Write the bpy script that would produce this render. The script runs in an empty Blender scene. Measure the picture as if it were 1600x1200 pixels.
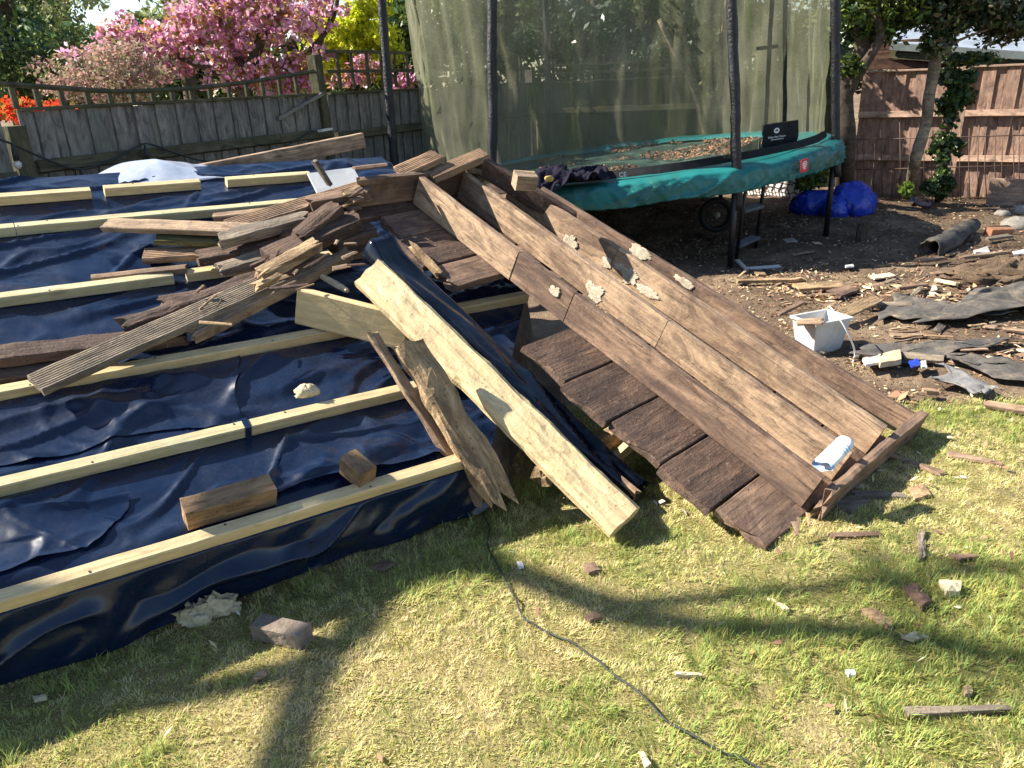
import bpy, math, random
import numpy as np
from mathutils import Vector, Matrix

# ------------------------------------------------------------------ camera / light
scene = bpy.context.scene
H, PITCH, ROLL, FPX = 1.55, math.radians(21.5), math.radians(2.5), 1200.0
CAM = np.array([0.0, 0.0, H])
_fw = np.array([0, math.cos(PITCH), -math.sin(PITCH)]); _rt = np.array([1.0, 0, 0]); _up = np.cross(_rt, _fw)
_R = _rt*math.cos(ROLL) - _up*math.sin(ROLL); _U = _up*math.cos(ROLL) + _rt*math.sin(ROLL)
cd = bpy.data.cameras.new('camera'); cam = bpy.data.objects.new('camera', cd); scene.collection.objects.link(cam)
cd.sensor_width = 36.0; cd.lens = 36.0*FPX/1600.0; cd.clip_start = 0.05; cd.clip_end = 600
cam.matrix_world = Matrix(((_R[0], _U[0], -_fw[0], 0), (_R[1], _U[1], -_fw[1], 0), (_R[2], _U[2], -_fw[2], H), (0, 0, 0, 1)))
scene.camera = cam
SUN_AZ, SUN_EL = math.radians(-80), math.radians(40)     # compass from +Y, clockwise
TO_SUN = np.array([math.sin(SUN_AZ)*math.cos(SUN_EL), math.cos(SUN_AZ)*math.cos(SUN_EL), math.sin(SUN_EL)])
world = bpy.data.worlds.new('World'); scene.world = world; world.use_nodes = True
wt = world.node_tree; bg = wt.nodes['Background']
sky = wt.nodes.new('ShaderNodeTexSky'); sky.sky_type = 'NISHITA'; sky.sun_disc = False
sky.sun_elevation = SUN_EL; sky.sun_rotation = SUN_AZ; sky.air_density = 1.0; sky.dust_density = 0.4
wt.links.new(sky.outputs[0], bg.inputs[0]); bg.inputs[1].default_value = 0.068
sl = bpy.data.lights.new('sun', 'SUN'); sl.energy = 5.0; sl.angle = math.radians(0.53); sl.color = (1, 0.92, 0.78)
so = bpy.data.objects.new('sun', sl); scene.collection.objects.link(so)
so.rotation_euler = Vector(-TO_SUN).to_track_quat('-Z', 'Y').to_euler(); so.location = (-8, 0, 9)
scene.view_settings.view_transform = 'Standard'; scene.view_settings.look = 'None'
scene.view_settings.exposure = 1.62; scene.view_settings.gamma = 1
scene.cycles.transparent_max_bounces = 24; scene.cycles.max_bounces = 8

# ------------------------------------------------------------------ helpers
def V(*a): return np.array(a, float)
def unit(v): v = np.asarray(v, float); return v/np.linalg.norm(v)
def ray(x, y): return unit(_fw + _R*(x-800)/FPX + _U*(600-y)/FPX)
def G(x, y, z=0.0): d = ray(x, y); return CAM + d*((z-H)/d[2])            # point of the place at height z
def D(x, y, Y): d = ray(x, y); return CAM + d*(Y/d[1])                     # point of the place at distance Y
def PL(x, y, p0, n): d = ray(x, y); return CAM + d*(np.dot(np.asarray(p0)-CAM, n)/np.dot(d, n))

def _hash(i, j, k, s):
    h = (i*374761393 + j*668265263 + k*2147483647 + s*144665) & 0xFFFFFFFF
    h = ((h ^ (h >> 13))*1274126177) & 0xFFFFFFFF
    return ((h ^ (h >> 16)) & 0xFFFF)/65535.0
def vn(x, y=0.0, z=0.0, seed=0):
    """value noise -1..1, vectorised"""
    x, y, z = np.broadcast_arrays(np.asarray(x, float), np.asarray(y, float), np.asarray(z, float))
    xi, yi, zi = np.floor(x), np.floor(y), np.floor(z); fx, fy, fz = x-xi, y-yi, z-zi
    fx, fy, fz = [t*t*(3-2*t) for t in (fx, fy, fz)]
    xi, yi, zi = xi.astype(np.int64), yi.astype(np.int64), zi.astype(np.int64)
    r = 0
    for a in (0, 1):
        for b in (0, 1):
            for c in (0, 1):
                w = (fx if a else 1-fx)*(fy if b else 1-fy)*(fz if c else 1-fz)
                r = r + w*_hash(xi+a, yi+b, zi+c, seed)
    return r*2-1
def fbm(x, y=0.0, z=0.0, seed=0, o=3):
    r = 0; a = 1.0; t = 0
    for i in range(o):
        r = r + a*vn(np.asarray(x)*2**i, np.asarray(y)*2**i, np.asarray(z)*2**i, seed+i*17); t += a; a *= .5
    return r/t

def link(o): scene.collection.objects.link(o); return o
def lab(o, label=None, cat=None, group=None, kind=None):
    if label: o['label'] = label
    if cat: o['category'] = cat
    if group: o['group'] = group
    if kind: o['kind'] = kind
    return o
def empty(name, loc, label, cat, group=None):
    o = bpy.data.objects.new(name, None); o.location = Vector(loc); o.empty_display_size = .1; link(o)
    return lab(o, label, cat, group)
def attach(o, parent):
    if parent is not None:
        o.parent = parent
        w = Matrix.Translation(parent.location)
        p = parent.parent
        if parent.type != 'EMPTY': w = parent.matrix_basis.copy()
        if p is not None and parent.type == 'EMPTY': w = w
        o.matrix_parent_inverse = w.inverted()
    return o
def mesh(name, verts, faces, smooth=False):
    me = bpy.data.meshes.new(name)
    me.from_pydata([tuple(map(float, v)) for v in verts], [], [tuple(int(i) for i in f) for f in faces])
    if smooth: me.polygons.foreach_set('use_smooth', [True]*len(me.polygons))
    me.update(); return me
def fast_mesh(name, verts, quads, col=None, smooth=False):
    """verts Nx3, quads Mx4 (or Mx3), col: per-vertex rgb"""
    me = bpy.data.meshes.new(name); n = len(verts); m, k = quads.shape
    me.vertices.add(n); me.vertices.foreach_set('co', np.ascontiguousarray(verts, dtype=np.float32).ravel())
    me.loops.add(m*k); me.loops.foreach_set('vertex_index', np.ascontiguousarray(quads, dtype=np.int32).ravel())
    me.polygons.add(m); me.polygons.foreach_set('loop_start', np.arange(0, m*k, k, dtype=np.int32))
    me.polygons.foreach_set('loop_total', np.full(m, k, dtype=np.int32))
    if smooth: me.polygons.foreach_set('use_smooth', np.ones(m, dtype=bool))
    if col is not None:
        a = me.color_attributes.new('col', 'FLOAT_COLOR', 'POINT')
        c = np.ones((n, 4), np.float32); c[:, :3] = col; a.data.foreach_set('color', c.ravel())
    me.update(); me.validate(); return me
def obj(name, me, mat=None, parent=None, M=None):
    o = bpy.data.objects.new(name, me); link(o)
    if mat is not None and len(me.materials) == 0: me.materials.append(mat)
    if M is not None: o.matrix_basis = M
    return attach(o, parent)
def frame(p, X, Y, Z):
    return Matrix(((X[0], Y[0], Z[0], p[0]), (X[1], Y[1], Z[1], p[1]), (X[2], Y[2], Z[2], p[2]), (0, 0, 0, 1)))

# ------------------------------------------------------------------ materials
class NT:
    def __init__(s, name):
        s.m = bpy.data.materials.new(name); s.m.use_nodes = True; s.t = s.m.node_tree; s.t.nodes.clear()
        s.out = s.t.nodes.new('ShaderNodeOutputMaterial')
    def n(s, typ, ins=None, **props):
        nd = s.t.nodes.new('ShaderNode'+typ)
        for k, v in props.items(): setattr(nd, k, v)
        for k, v in (ins or {}).items():
            sk = nd.inputs[k]
            if isinstance(v, bpy.types.NodeSocket): s.t.links.new(v, sk)
            else:
                if sk.type == 'RGBA' and len(v) == 3: v = (*v, 1)
                sk.default_value = v
        return nd
    def coords(s, rnd=True, space='Object'):
        tc = s.n('TexCoord').outputs[space]
        if rnd:
            r = s.n('ObjectInfo').outputs['Random']
            v = s.n('Math', {0: r, 1: 37.0}, operation='MULTIPLY').outputs[0]
            tc = s.n('VectorMath', {0: tc, 1: v}, operation='ADD').outputs[0]
        return tc
    def noise(s, co, scale, detail=4, rough=.6, sv=None, dist=0):
        if sv is not None: co = s.n('Mapping', {0: co, 3: sv}).outputs[0]
        return s.n('TexNoise', {'Vector': co, 'Scale': scale, 'Detail': detail, 'Roughness': rough, 'Distortion': dist}).outputs[0]
    def ramp(s, fac, stops):
        r = s.n('ValToRGB', {0: fac}); e = r.color_ramp.elements
        while len(e) < len(stops): e.new(.5)
        for i, (p, c) in enumerate(stops):
            e[i].position = p; e[i].color = (*c, 1) if len(c) == 3 else c
        return r.outputs[0]
    def mix(s, f, a, b, mode='MIX'):
        nd = s.t.nodes.new('ShaderNodeMix'); nd.data_type = 'RGBA'; nd.blend_type = mode
        for k, v in ((0, f), (6, a), (7, b)):
            sk = nd.inputs[k]
            if isinstance(v, bpy.types.NodeSocket): s.t.links.new(v, sk)
            else: sk.default_value = (*v, 1) if k else v
        return nd.outputs[2]
    def bump(s, h, strength, dist): return s.n('Bump', {'Height': h, 'Strength': strength, 'Distance': dist}).outputs[0]
    def pbsdf(s, col, rough=.8, bump=None, spec=.3, **kw):
        ins = {'Base Color': col, 'Roughness': rough, 'Specular IOR Level': spec}
        if bump is not None: ins['Normal'] = bump
        ins.update(kw)
        p = s.n('BsdfPrincipled', ins); return p.outputs[0]
    def done(s, sh): s.t.links.new(sh, s.out.inputs[0]); return s.m
S = lambda r, lo, hi: [(lo, (0, 0, 0)), (hi, (1, 1, 1))]

def wood(name, c1, c2, stain=(.05, .03, .02), stain_amt=(.5, .75), dirt=(.03, .02, .015), dirt_amt=(.6, .7), rough=.85, grain=1.0, bump=.5, knots=True, pale=None, blotch=1.0):
    k = NT(name); co = k.coords()
    g = k.noise(co, 1.0, 8, .65, (2.2, 60*grain, 60*grain), .4)
    g2 = k.noise(co, 1.0, 4, .6, (.8, 14*grain, 14*grain), 1.0)
    c = k.mix(k.ramp(g2, S(0, .3, .7)), c1, c2)
    c = k.mix(k.ramp(g, [(.3, (.35,)*3), (.62, (1,)*3)]), c, (1, 1, 1), 'MULTIPLY') if False else k.mix(.55, c, k.ramp(g, [(.28, (.3,)*3), (.62, (1,)*3)]), 'MULTIPLY')
    bl = k.noise(co, 1.0, 7, .72, (4, 9, 9), 1.6)
    c = k.mix(.8*blotch, c, k.ramp(bl, [(.34, (.30, .26, .25)), (.50, (.9, .87, .84)), (.66, (1.4, 1.34, 1.2))]), 'MULTIPLY')
    cr = k.noise(co, 1.0, 3, .5, (1.1, 26*grain, 26*grain), .9)
    c = k.mix(k.ramp(cr, [(.485, (0,)*3), (.497, (.75*blotch,)*3), (.503, (.75*blotch,)*3), (.515, (0,)*3)]), c, [v*.25 for v in c2])
    st = k.noise(co, 1.0, 5, .65, (2.2, 7, 7), .6)
    c = k.mix(k.ramp(st, S(0, *stain_amt)), c, stain)
    if pale is not None:
        pn = k.noise(co, 1.0, 6, .7, (5, 16, 16), .5)
        c = k.mix(k.ramp(pn, S(0, .56, .66)), c, pale)
    if knots:
        vo = k.n('TexVoronoi', {'Vector': k.n('Mapping', {0: co, 3: (3.0, 8, 8)}).outputs[0], 'Scale': 1.0, 'Randomness': 1.0}).outputs[0]
        c = k.mix(k.ramp(vo, [(.05, (.75,)*3), (.15, (0,)*3)]), c, [v*.35 for v in c1])
    nv = k.n('TexVoronoi', {'Vector': co, 'Scale': 9.0, 'Randomness': 1.0}).outputs[0]
    c = k.mix(k.ramp(nv, [(.022, (.9*blotch,)*3), (.034, (0,)*3)]), c, (.02, .014, .012))
    d = k.noise(co, 55, 4, .7)
    c = k.mix(k.ramp(d, S(0, *dirt_amt)), c, dirt)
    h = k.n('Math', {0: g, 1: d}, operation='ADD').outputs[0]
    return k.done(k.pbsdf(c, rough, k.bump(h, bump, .006), .25))
def plain(name, col, rough=.7, var=.35, scale=8, bump=.2, spec=.3, dirtcol=None, **kw):
    k = NT(name); co = k.coords(); n1 = k.noise(co, scale, 6, .65)
    c = k.mix(k.ramp(n1, S(0, .3, .7)), [v*(1-var) for v in col], [min(1, v*(1+var)) for v in col])
    if dirtcol is not None:
        n2 = k.noise(co, scale*.6, 6, .7)
        c = k.mix(k.ramp(n2, S(0, .5, .66)), c, dirtcol)
    return k.done(k.pbsdf(c, rough, k.bump(k.noise(co, scale*4, 5), bump, .01), spec, **kw))
def foliage(name, trans=.35, rough=.6, spec=.25):
    k = NT(name); c = k.n('VertexColor', layer_name='col').outputs[0]
    a = k.pbsdf(c, rough, None, spec)
    b = k.n('BsdfTranslucent', {0: c}).outputs[0]
    return k.done(k.n('MixShader', {0: trans, 1: a, 2: b}).outputs[0])

M_pine = wood('fresh_pine', (.66, .52, .30), (.57, .45, .25), (.46, .40, .25), (.6, .9), (.12, .08, .04), (.70, .76), .7, .8, .25, blotch=.3)
M_pine_green = wood('treated_pine', (.60, .51, .30), (.52, .46, .27), (.44, .45, .32), (.5, .8), (.12, .08, .04), (.70, .76), .7, .8, .25, blotch=.3)
M_beam = wood('peeled_beam', (.70, .56, .34), (.60, .47, .27), (.44, .31, .18), (.6, .85), (.20, .13, .07), (.60, .70), .9, .5, .5, blotch=.5)
M_rot = wood('rotten_plank', (.48, .35, .21), (.36, .25, .15), (.13, .08, .05), (.58, .78), (.08, .05, .03), (.58, .68), .9, 1.0, .9)
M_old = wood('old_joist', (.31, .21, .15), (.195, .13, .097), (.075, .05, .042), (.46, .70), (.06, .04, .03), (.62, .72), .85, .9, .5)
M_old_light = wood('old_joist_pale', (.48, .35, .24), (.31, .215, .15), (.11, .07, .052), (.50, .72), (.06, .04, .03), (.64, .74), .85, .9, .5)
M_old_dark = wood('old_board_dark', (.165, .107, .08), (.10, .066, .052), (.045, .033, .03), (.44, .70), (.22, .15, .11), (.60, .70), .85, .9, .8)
M_deck = wood('grooved_decking', (.26, .17, .11), (.36, .25, .17), (.10, .075, .06), (.48, .75), (.06, .045, .04), (.62, .72), .85, 1.2, .7)
M_deck_grey = wood('grey_decking', (.20, .165, .13), (.28, .235, .185), (.09, .08, .07), (.48, .75), (.05, .045, .04), (.62, .72), .85, 1.2, .7)
M_deck_pale = wood('pale_decking', (.40, .29, .20), (.32, .24, .17), (.15, .11, .08), (.5, .75), (.08, .06, .05), (.62, .72), .85, 1.2, .7)
M_moss = wood('mossy_board', (.17, .17, .07), (.12, .10, .055), (.05, .045, .03), (.5, .75), (.05, .04, .03), (.62, .72), .9, 1.0, .7)
M_fence_grey = wood('weathered_fence', (.20, .195, .19), (.27, .26, .24), (.12, .13, .10), (.5, .8), (.05, .045, .04), (.66, .74), .9, .8, .5)
M_fence_moss_shade = wood('mossy_rail_fence_shade', (.09, .085, .05), (.13, .115, .08), (.05, .065, .03), (.45, .75), (.04, .035, .03), (.62, .72), .9, .8, .6)  # moss on rails and posts; on the back fence boards its dark tone is painted shade
M_fence_red = wood('brown_fence', (.40, .265, .21), (.33, .22, .175), (.23, .15, .12), (.5, .8), (.12, .07, .05), (.68, .76), .85, .8, .4)
M_fence_rail = wood('pale_rail', (.46, .33, .26), (.38, .26, .20), (.26, .17, .13), (.5, .8), (.12, .08, .06), (.68, .76), .85, .8, .4)
M_block = wood('sawn_block', (.30, .20, .12), (.24, .155, .09), (.14, .09, .055), (.5, .8), (.08, .05, .03), (.6, .7), .85, .8, .7)
M_greyblock = plain('grey_block', (.19, .155, .125), .9, .4, 10, .8, .1, (.30, .24, .19))

def make_membrane(name, tint=(.003, .011, .036), rough=.23):
    k = NT(name); co = k.coords(False)
    dust = k.noise(co, 2.3, 6, .7); fine = k.noise(co, 90, 3, .7)
    f = k.n('Math', {0: k.ramp(dust, S(0, .42, .8)), 1: k.ramp(fine, S(0, .35, .75))}, operation='MULTIPLY').outputs[0]
    f = k.n('Math', {0: f, 1: .22}, operation='MULTIPLY').outputs[0]
    c = k.mix(f, tint, (.16, .155, .15))
    r = k.n('MapRange', {0: dust, 1: .3, 2: .75, 3: rough*.8, 4: rough*1.7}).outputs[0]
    h1 = k.noise(co, 3.5, 3, .5, None, .3); h2 = k.noise(co, 17, 2, .4)
    h = k.n('Math', {0: h1, 1: k.n('Math', {0: h2, 1: .12}, operation='MULTIPLY').outputs[0]}, operation='ADD').outputs[0]
    return k.done(k.pbsdf(c, r, k.bump(h, .34, .05), .5))
M_memb = make_membrane('black_membrane')
M_memb2 = make_membrane('black_membrane_dusty', (.022, .026, .036), .36)

k = NT('clear_plastic'); co = k.coords(False)
pc = k.pbsdf(k.mix(k.ramp(k.noise(co, 6, 4), S(0, .35, .7)), (.36, .42, .55), (.58, .64, .76)), .22, k.bump(k.noise(co, 5, 2, .5, None, .5), .3, .04), .6)
M_plastic = k.done(k.n('MixShader', {0: .72, 1: k.n('BsdfTransparent').outputs[0], 2: pc}).outputs[0])
M_white = plain('white_plastic', (.56, .56, .55), .4, .12, 6, .1, .5, (.45, .42, .38))
M_paper = plain('white_paper', (.60, .59, .56), .8, .1, 6, .1, .2)
M_foam = plain('insulation', (.54, .46, .31), .95, .35, 18, .8, .1)
M_card = plain('cardboard', (.46, .37, .25), .9, .25, 14, .4, .1, (.30, .24, .17))
M_blue = plain('blue_bag', (.012, .045, .42), .35, .3, 5, .5, .5)
M_teal = plain('teal_pad', (.010, .135, .135), .40, .25, 3, .08, .45, (.035, .10, .085))
M_mat = plain('trampoline_mat', (.035, .06, .05), .8, .5, 6, .3, .2, (.10, .17, .13))
M_foamsleeve = plain('pole_sleeve', (.008, .009, .014), .42, .5, 14, 1.0, .45, (.022, .025, .032))
M_blacksteel = plain('dark_steel', (.012, .013, .016), .45, .3, 10, .2, .5)
M_stepgrey = plain('ladder_step', (.10, .11, .13), .6, .3, 10, .2, .4)
M_rubber = plain('rubber', (.012, .012, .013), .7, .3, 10, .3, .3)
M_cloth = plain('navy_cloth', (.012, .011, .022), .9, .4, 12, .5, .1)
M_tan = plain('tan_patch', (.42, .30, .10), .8, .2, 12, .3, .2)
M_black = plain('black_fabric', (.012, .014, .016), .8, .4, 12, .3, .2)
M_red = plain('red_label', (.50, .045, .055), .6, .2, 12, .1, .3)
M_labelwhite = plain('label_white', (.72, .70, .72), .6, .1, 12, .1, .3)
M_felt = plain('roof_felt', (.075, .07, .066), .9, .4, 12, .6, .2, (.17, .14, .11))
M_felt_lt = plain('roof_felt_grey', (.14, .14, .15), .9, .3, 18, .6, .2, (.2, .19, .17))
M_brick = plain('terracotta_brick', (.42, .20, .11), .9, .25, 10, .5, .2, (.3, .2, .15))
M_conc = plain('stone_lump', (.33, .30, .26), .9, .25, 10, .5, .2, (.22, .2, .17))
M_bark_pale = wood('pale_bark', (.36, .30, .22), (.27, .22, .16), (.14, .11, .08), (.5, .75), (.08, .07, .05), (.62, .72), .9, .35, .8, False)
M_bark_dark = wood('dark_bark', (.09, .07, .055), (.14, .11, .085), (.05, .05, .03), (.5, .75), (.03, .03, .02), (.62, .72), .9, .35, .9, False)
M_roof = plain('shed_roof', (.20, .235, .29), .7, .2, 5, .3, .3)
M_fascia = plain('shed_fascia', (.12, .14, .14), .7, .2, 5, .3, .3)
M_shedwall = wood('shed_boards', (.10, .055, .04), (.14, .075, .055), (.05, .03, .025), (.5, .8), (.05, .03, .03), (.66, .74), .85, .8, .4)
M_render = plain('white_wall', (.75, .72, .70), .9, .1, 5, .3, .1)
M_wire = plain('rusty_wire', (.10, .065, .05), .8, .3, 20, .3, .3)
M_cable = plain('dark_cable', (.022, .028, .026), .6, .4, 30, .3, .4)
M_cablewhite = plain('white_cable', (.66, .66, .68), .5, .1, 10, .1, .4)
M_bulb = plain('bulb_glass', (.55, .55, .52), .15, .1, 10, .0, .6)
M_leaf = foliage('leaves', .35); M_leafgloss = foliage('glossy_leaves', .2, .35, .5); M_petal = foliage('blossom', .45, .8, .1)
M_grass = foliage('grass_blades', .45, .6, .25); M_chip = foliage('wood_chips', 0.0, .9, .15)

# ------------------------------------------------------------------ generic shapes
def board(name, p0, p1, width, thick, up, mat, parent=None, grooves=0, rough=.0015, edge=.0, jag=(0, 0), bend=0.0, twist=0.0, taper=(1, 1), seed=0, cham=None, jf=60.0):
    """a timber from p0 to p1 (centre of its top face), own local axes: x along the grain"""
    p0, p1 = np.asarray(p0, float), np.asarray(p1, float); L = np.linalg.norm(p1-p0); X = (p1-p0)/L
    Z = np.asarray(up, float) - np.dot(up, X)*X; Z = unit(Z); Y = np.cross(Z, X)
    w = width/2; t = thick; c = cham if cham else min(.004, thick*.12, width*.1)
    top = []
    if grooves:
        p = (width-2*c)/grooves
        for i in range(grooves):
            a = w-c-i*p
            top += [(a, 0), (a-p*.55, 0), (a-p*.62, -.004), (a-p*.93, -.004)]
        top += [(-w+c, 0)]
    else:
        m = 2 if width < .07 else 5
        top = [(w-c-(width-2*c)*i/m, 0) for i in range(m+1)]
    ms = 1 if t < .06 else 3
    left = [(-w, -c-(t-2*c)*i/ms) for i in range(ms+1)]
    mb = 2 if width < .07 else 4
    bot = [(-w+c+(width-2*c)*i/mb, -t) for i in range(mb+1)]
    right = [(w, -t+c+(t-2*c)*i/ms) for i in range(ms+1)]
    ring = np.array(top+left+bot+right); nr = len(ring)
    ns = max(4, int(L/.045)); s = np.linspace(0, 1, ns+1)
    sd = seed*7.13
    j0 = jag[0]*(.5+.5*vn(ring[:, 0]*jf+sd, ring[:, 1]*jf*.6, seed=seed))
    j1 = jag[1]*(.5+.5*vn(ring[:, 0]*jf+sd+50, ring[:, 1]*jf*.6, seed=seed+3))
    if jag[0]: j0 += jag[0]*.3*np.abs(vn(ring[:, 0]*jf*4, ring[:, 1]*jf*4, seed=seed+9))
    if jag[1]: j1 += jag[1]*.3*np.abs(vn(ring[:, 0]*jf*4+9, ring[:, 1]*jf*4, seed=seed+9))
    xs = j0[None, :] + s[:, None]*(L-j0-j1)[None, :]
    yy = np.repeat(ring[None, :, 0], ns+1, 0); zz = np.repeat(ring[None, :, 1], ns+1, 0)
    tp = taper[0]+(taper[1]-taper[0])*s[:, None]
    sy = np.sign(yy); 
    yy = yy*tp + rough*vn(xs*14+sd, yy*25, zz*25, seed+1)
    zz = zz + rough*vn(xs*14+sd+9, yy*25, zz*25, seed+2)
    if edge:
        e = edge*(.5+.5*fbm(xs*9+sd, sy*3.0, zz*14, seed+5)); e2 = np.clip(np.abs(yy)/w*1.6-.6, 0, 1)
        yy -= sy*e*e2
        zz += np.where(zz > -t/2, -1, .4)*e*.4*e2
    zz += bend*(4*s*(1-s))[:, None]
    if twist:
        a = twist*(s-.5)[:, None]; yy, zz = yy*np.cos(a)-zz*np.sin(a), yy*np.sin(a)+zz*np.cos(a)
    vs = np.stack([xs, yy, zz], -1).reshape(-1, 3)
    fs = []
    for i in range(ns):
        for j in range(nr):
            a, b = i*nr+j, i*nr+(j+1) % nr
            fs.append((a, b, b+nr, a+nr))
    n0 = len(vs); c0 = vs[:nr].mean(0); c1 = vs[ns*nr:].mean(0)
    vs = np.vstack([vs, c0, c1])
    for j in range(nr):
        fs.append((n0, (j+1) % nr, j)); fs.append((n0+1, ns*nr+j, ns*nr+(j+1) % nr))
    return obj(name, mesh(name, vs, fs), mat, parent, frame(p0, X, Y, Z))

def tube_geo(pts, rad, seg=8, wob=0, seed=0):
    pts = np.asarray(pts, float); n = len(pts); rad = np.broadcast_to(np.asarray(rad, float), (n,))
    T = np.gradient(pts, axis=0); T /= np.linalg.norm(T, axis=1)[:, None]+1e-9
    ref = V(0, 0, 1) if abs(T[0][2]) < .9 else V(1, 0, 0)
    vs = []; 
    N = unit(np.cross(T[0], ref))
    for i in range(n):
        N = N-np.dot(N, T[i])*T[i]; N = unit(N); B = np.cross(T[i], N)
        for j in range(seg):
            a = 2*math.pi*j/seg; r = rad[i]*(1+(wob*float(vn(i*.9, j*.9, 0, seed)) if wob else 0))
            vs.append(pts[i]+r*(N*math.cos(a)+B*math.sin(a)))
    fs = [(i*seg+j, i*seg+(j+1) % seg, (i+1)*seg+(j+1) % seg, (i+1)*seg+j) for i in range(n-1) for j in range(seg)]
    fs += [tuple(range(seg))[::-1], tuple((n-1)*seg+j for j in range(seg))]
    return vs, fs
def tube(name, pts, rad, mat, parent=None, seg=8, wob=0, seed=0, loc=None):
    loc = np.asarray(pts[0], float) if loc is None else np.asarray(loc, float)
    v, f = tube_geo(np.asarray(pts, float)-loc, rad, seg, wob, seed)
    return obj(name, mesh(name, v, f, True), mat, parent, Matrix.Translation(Vector(loc)))
def smooth_pts(pts, k=6):
    p = np.asarray(pts, float); out = []
    q = np.vstack([2*p[0]-p[1], p, 2*p[-1]-p[-2]])
    for i in range(1, len(q)-2):
        for j in range(k):
            t = j/k
            out.append(.5*((2*q[i])+(q[i+1]-q[i-1])*t+(2*q[i-1]-5*q[i]+4*q[i+1]-q[i+2])*t*t+(-q[i-1]+3*q[i]-3*q[i+1]+q[i+2])*t**3))
    out.append(p[-1]); return np.array(out)
def merge(parts):
    vs, fs = [], []
    for v, f in parts:
        o = len(vs); vs += list(v); fs += [tuple(i+o for i in q) for q in f]
    return vs, fs
def box_geo(cx, cy, cz, sx, sy, sz):
    v = [(cx+sx*a/2, cy+sy*b/2, cz+sz*c/2) for a in (-1, 1) for b in (-1, 1) for c in (-1, 1)]
    return v, [(0, 1, 3, 2), (4, 6, 7, 5), (0, 4, 5, 1), (2, 3, 7, 6), (0, 2, 6, 4), (1, 5, 7, 3)]
def grid(name, fn, nu, nv, mat, parent=None, smooth=True, thick=0, loc=(0, 0, 0)):
    """fn(U,V) -> Nx3 for U,V in 0..1; optional thickness (closed sheet)"""
    u, v = np.meshgrid(np.linspace(0, 1, nu+1), np.linspace(0, 1, nv+1), indexing='ij')
    P = fn(u.ravel(), v.ravel())-np.asarray(loc, float)
    i, j = np.meshgrid(np.arange(nu), np.arange(nv), indexing='ij'); a = (i*(nv+1)+j).ravel()
    q = np.stack([a, a+nv+1, a+nv+2, a+1], 1)
    o = obj(name, fast_mesh(name, P, q, None, smooth), mat, parent, Matrix.Translation(Vector(loc)))
    if thick:
        s = o.modifiers.new('thickness', 'SOLIDIFY'); s.thickness = thick; s.offset = -1
    return o
def blob(name, center, size, mat, seed=0, amp=.3, freq=2.0, parent=None, seg=28, flat=-.6, rot=0, sharp=False, axes=None):
    """crumpled closed lump sitting on its base"""
    th, ph = np.meshgrid(np.linspace(0, 2*math.pi, seg, endpoint=False), np.linspace(.001, math.pi-.001, seg//2), indexing='ij')
    x = np.cos(th)*np.sin(ph); y = np.sin(th)*np.sin(ph); z = np.cos(ph)
    n = fbm(x*freq+seed, y*freq, z*freq, seed, 4)
    if sharp: n = 1-2*np.abs(n)
    if mat is M_blue: n = .5*n+.35*(1-np.abs(vn(x*freq*1.7+3, y*freq*1.7, z*freq*1.7, seed+5))*4).clip(0, 1)+.2*(1-np.abs(vn(x*freq*3.9+3, y*freq*3.9, z*freq*3.9, seed+6))*4).clip(0, 1)
    r = 1+amp*n
    z2 = np.maximum(z*r, flat)
    P = np.stack([x*r*size[0], y*r*size[1], (z2-flat)*size[2]], -1)
    c, s_ = math.cos(rot), math.sin(rot)
    P = np.stack([P[..., 0]*c-P[..., 1]*s_, P[..., 0]*s_+P[..., 1]*c, P[..., 2]], -1)
    m = seg//2; i, j = np.meshgrid(np.arange(seg), np.arange(m-1), indexing='ij')
    a = (i*m+j).ravel(); b = (((i+1) % seg)*m+j).ravel()
    q = np.stack([a, a+1, b+1, b], 1)
    return obj(name, fast_mesh(name, P.reshape(-1, 3), q, None, not sharp), mat, parent, Matrix.Translation(Vector(center)))
def chunk(name, pts_px, z, th, mat, seed=0, tilt=0.0):
    """flat irregular splinter on the ground: outline from points on the ground, real thickness"""
    P = np.array([G(x, y, z) for x, y in pts_px]); c = P.mean(0); P = P-c
    out = []
    for i in range(len(P)):
        a, b = P[i], P[(i+1) % len(P)]
        for t in (0, .33, .66):
            p = a+(b-a)*t; out.append(p*(1+.10*float(vn(i*3.1+t*5, seed))))
    out = np.array(out); n = len(out); out[:, 2] = tilt*out[:, 0]
    rg = .004*vn(out[:, 0]*90, out[:, 1]*90, seed=seed)
    topv = out+np.stack([np.zeros(n), np.zeros(n), np.full(n, th)+rg], 1); bot = out*[1.05, 1.05, 1]
    ctr = V(0, 0, th*1.25); vs = list(bot)+list(topv)+[ctr]
    fs = [(i, (i+1) % n, n+(i+1) % n, n+i) for i in range(n)]+[(n+i, n+(i+1) % n, 2*n) for i in range(n)]+[tuple(range(n))[::-1]]
    return obj(name, mesh(name, vs, fs), mat, None, Matrix.Translation(Vector((c[0], c[1], z-.004))))
def text(name, body, size, M, mat, parent, extrude=.0005):
    cu = bpy.data.curves.new(name, 'FONT'); cu.body = body; cu.size = size; cu.extrude = extrude; cu.align_x = 'CENTER'; cu.align_y = 'CENTER'
    t = bpy.data.objects.new(name, cu); scene.collection.objects.link(t); dg = bpy.context.evaluated_depsgraph_get()
    me = bpy.data.meshes.new_from_object(t.evaluated_get(dg)); bpy.data.objects.remove(t)
    return obj(name, me, mat, parent, M)

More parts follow.
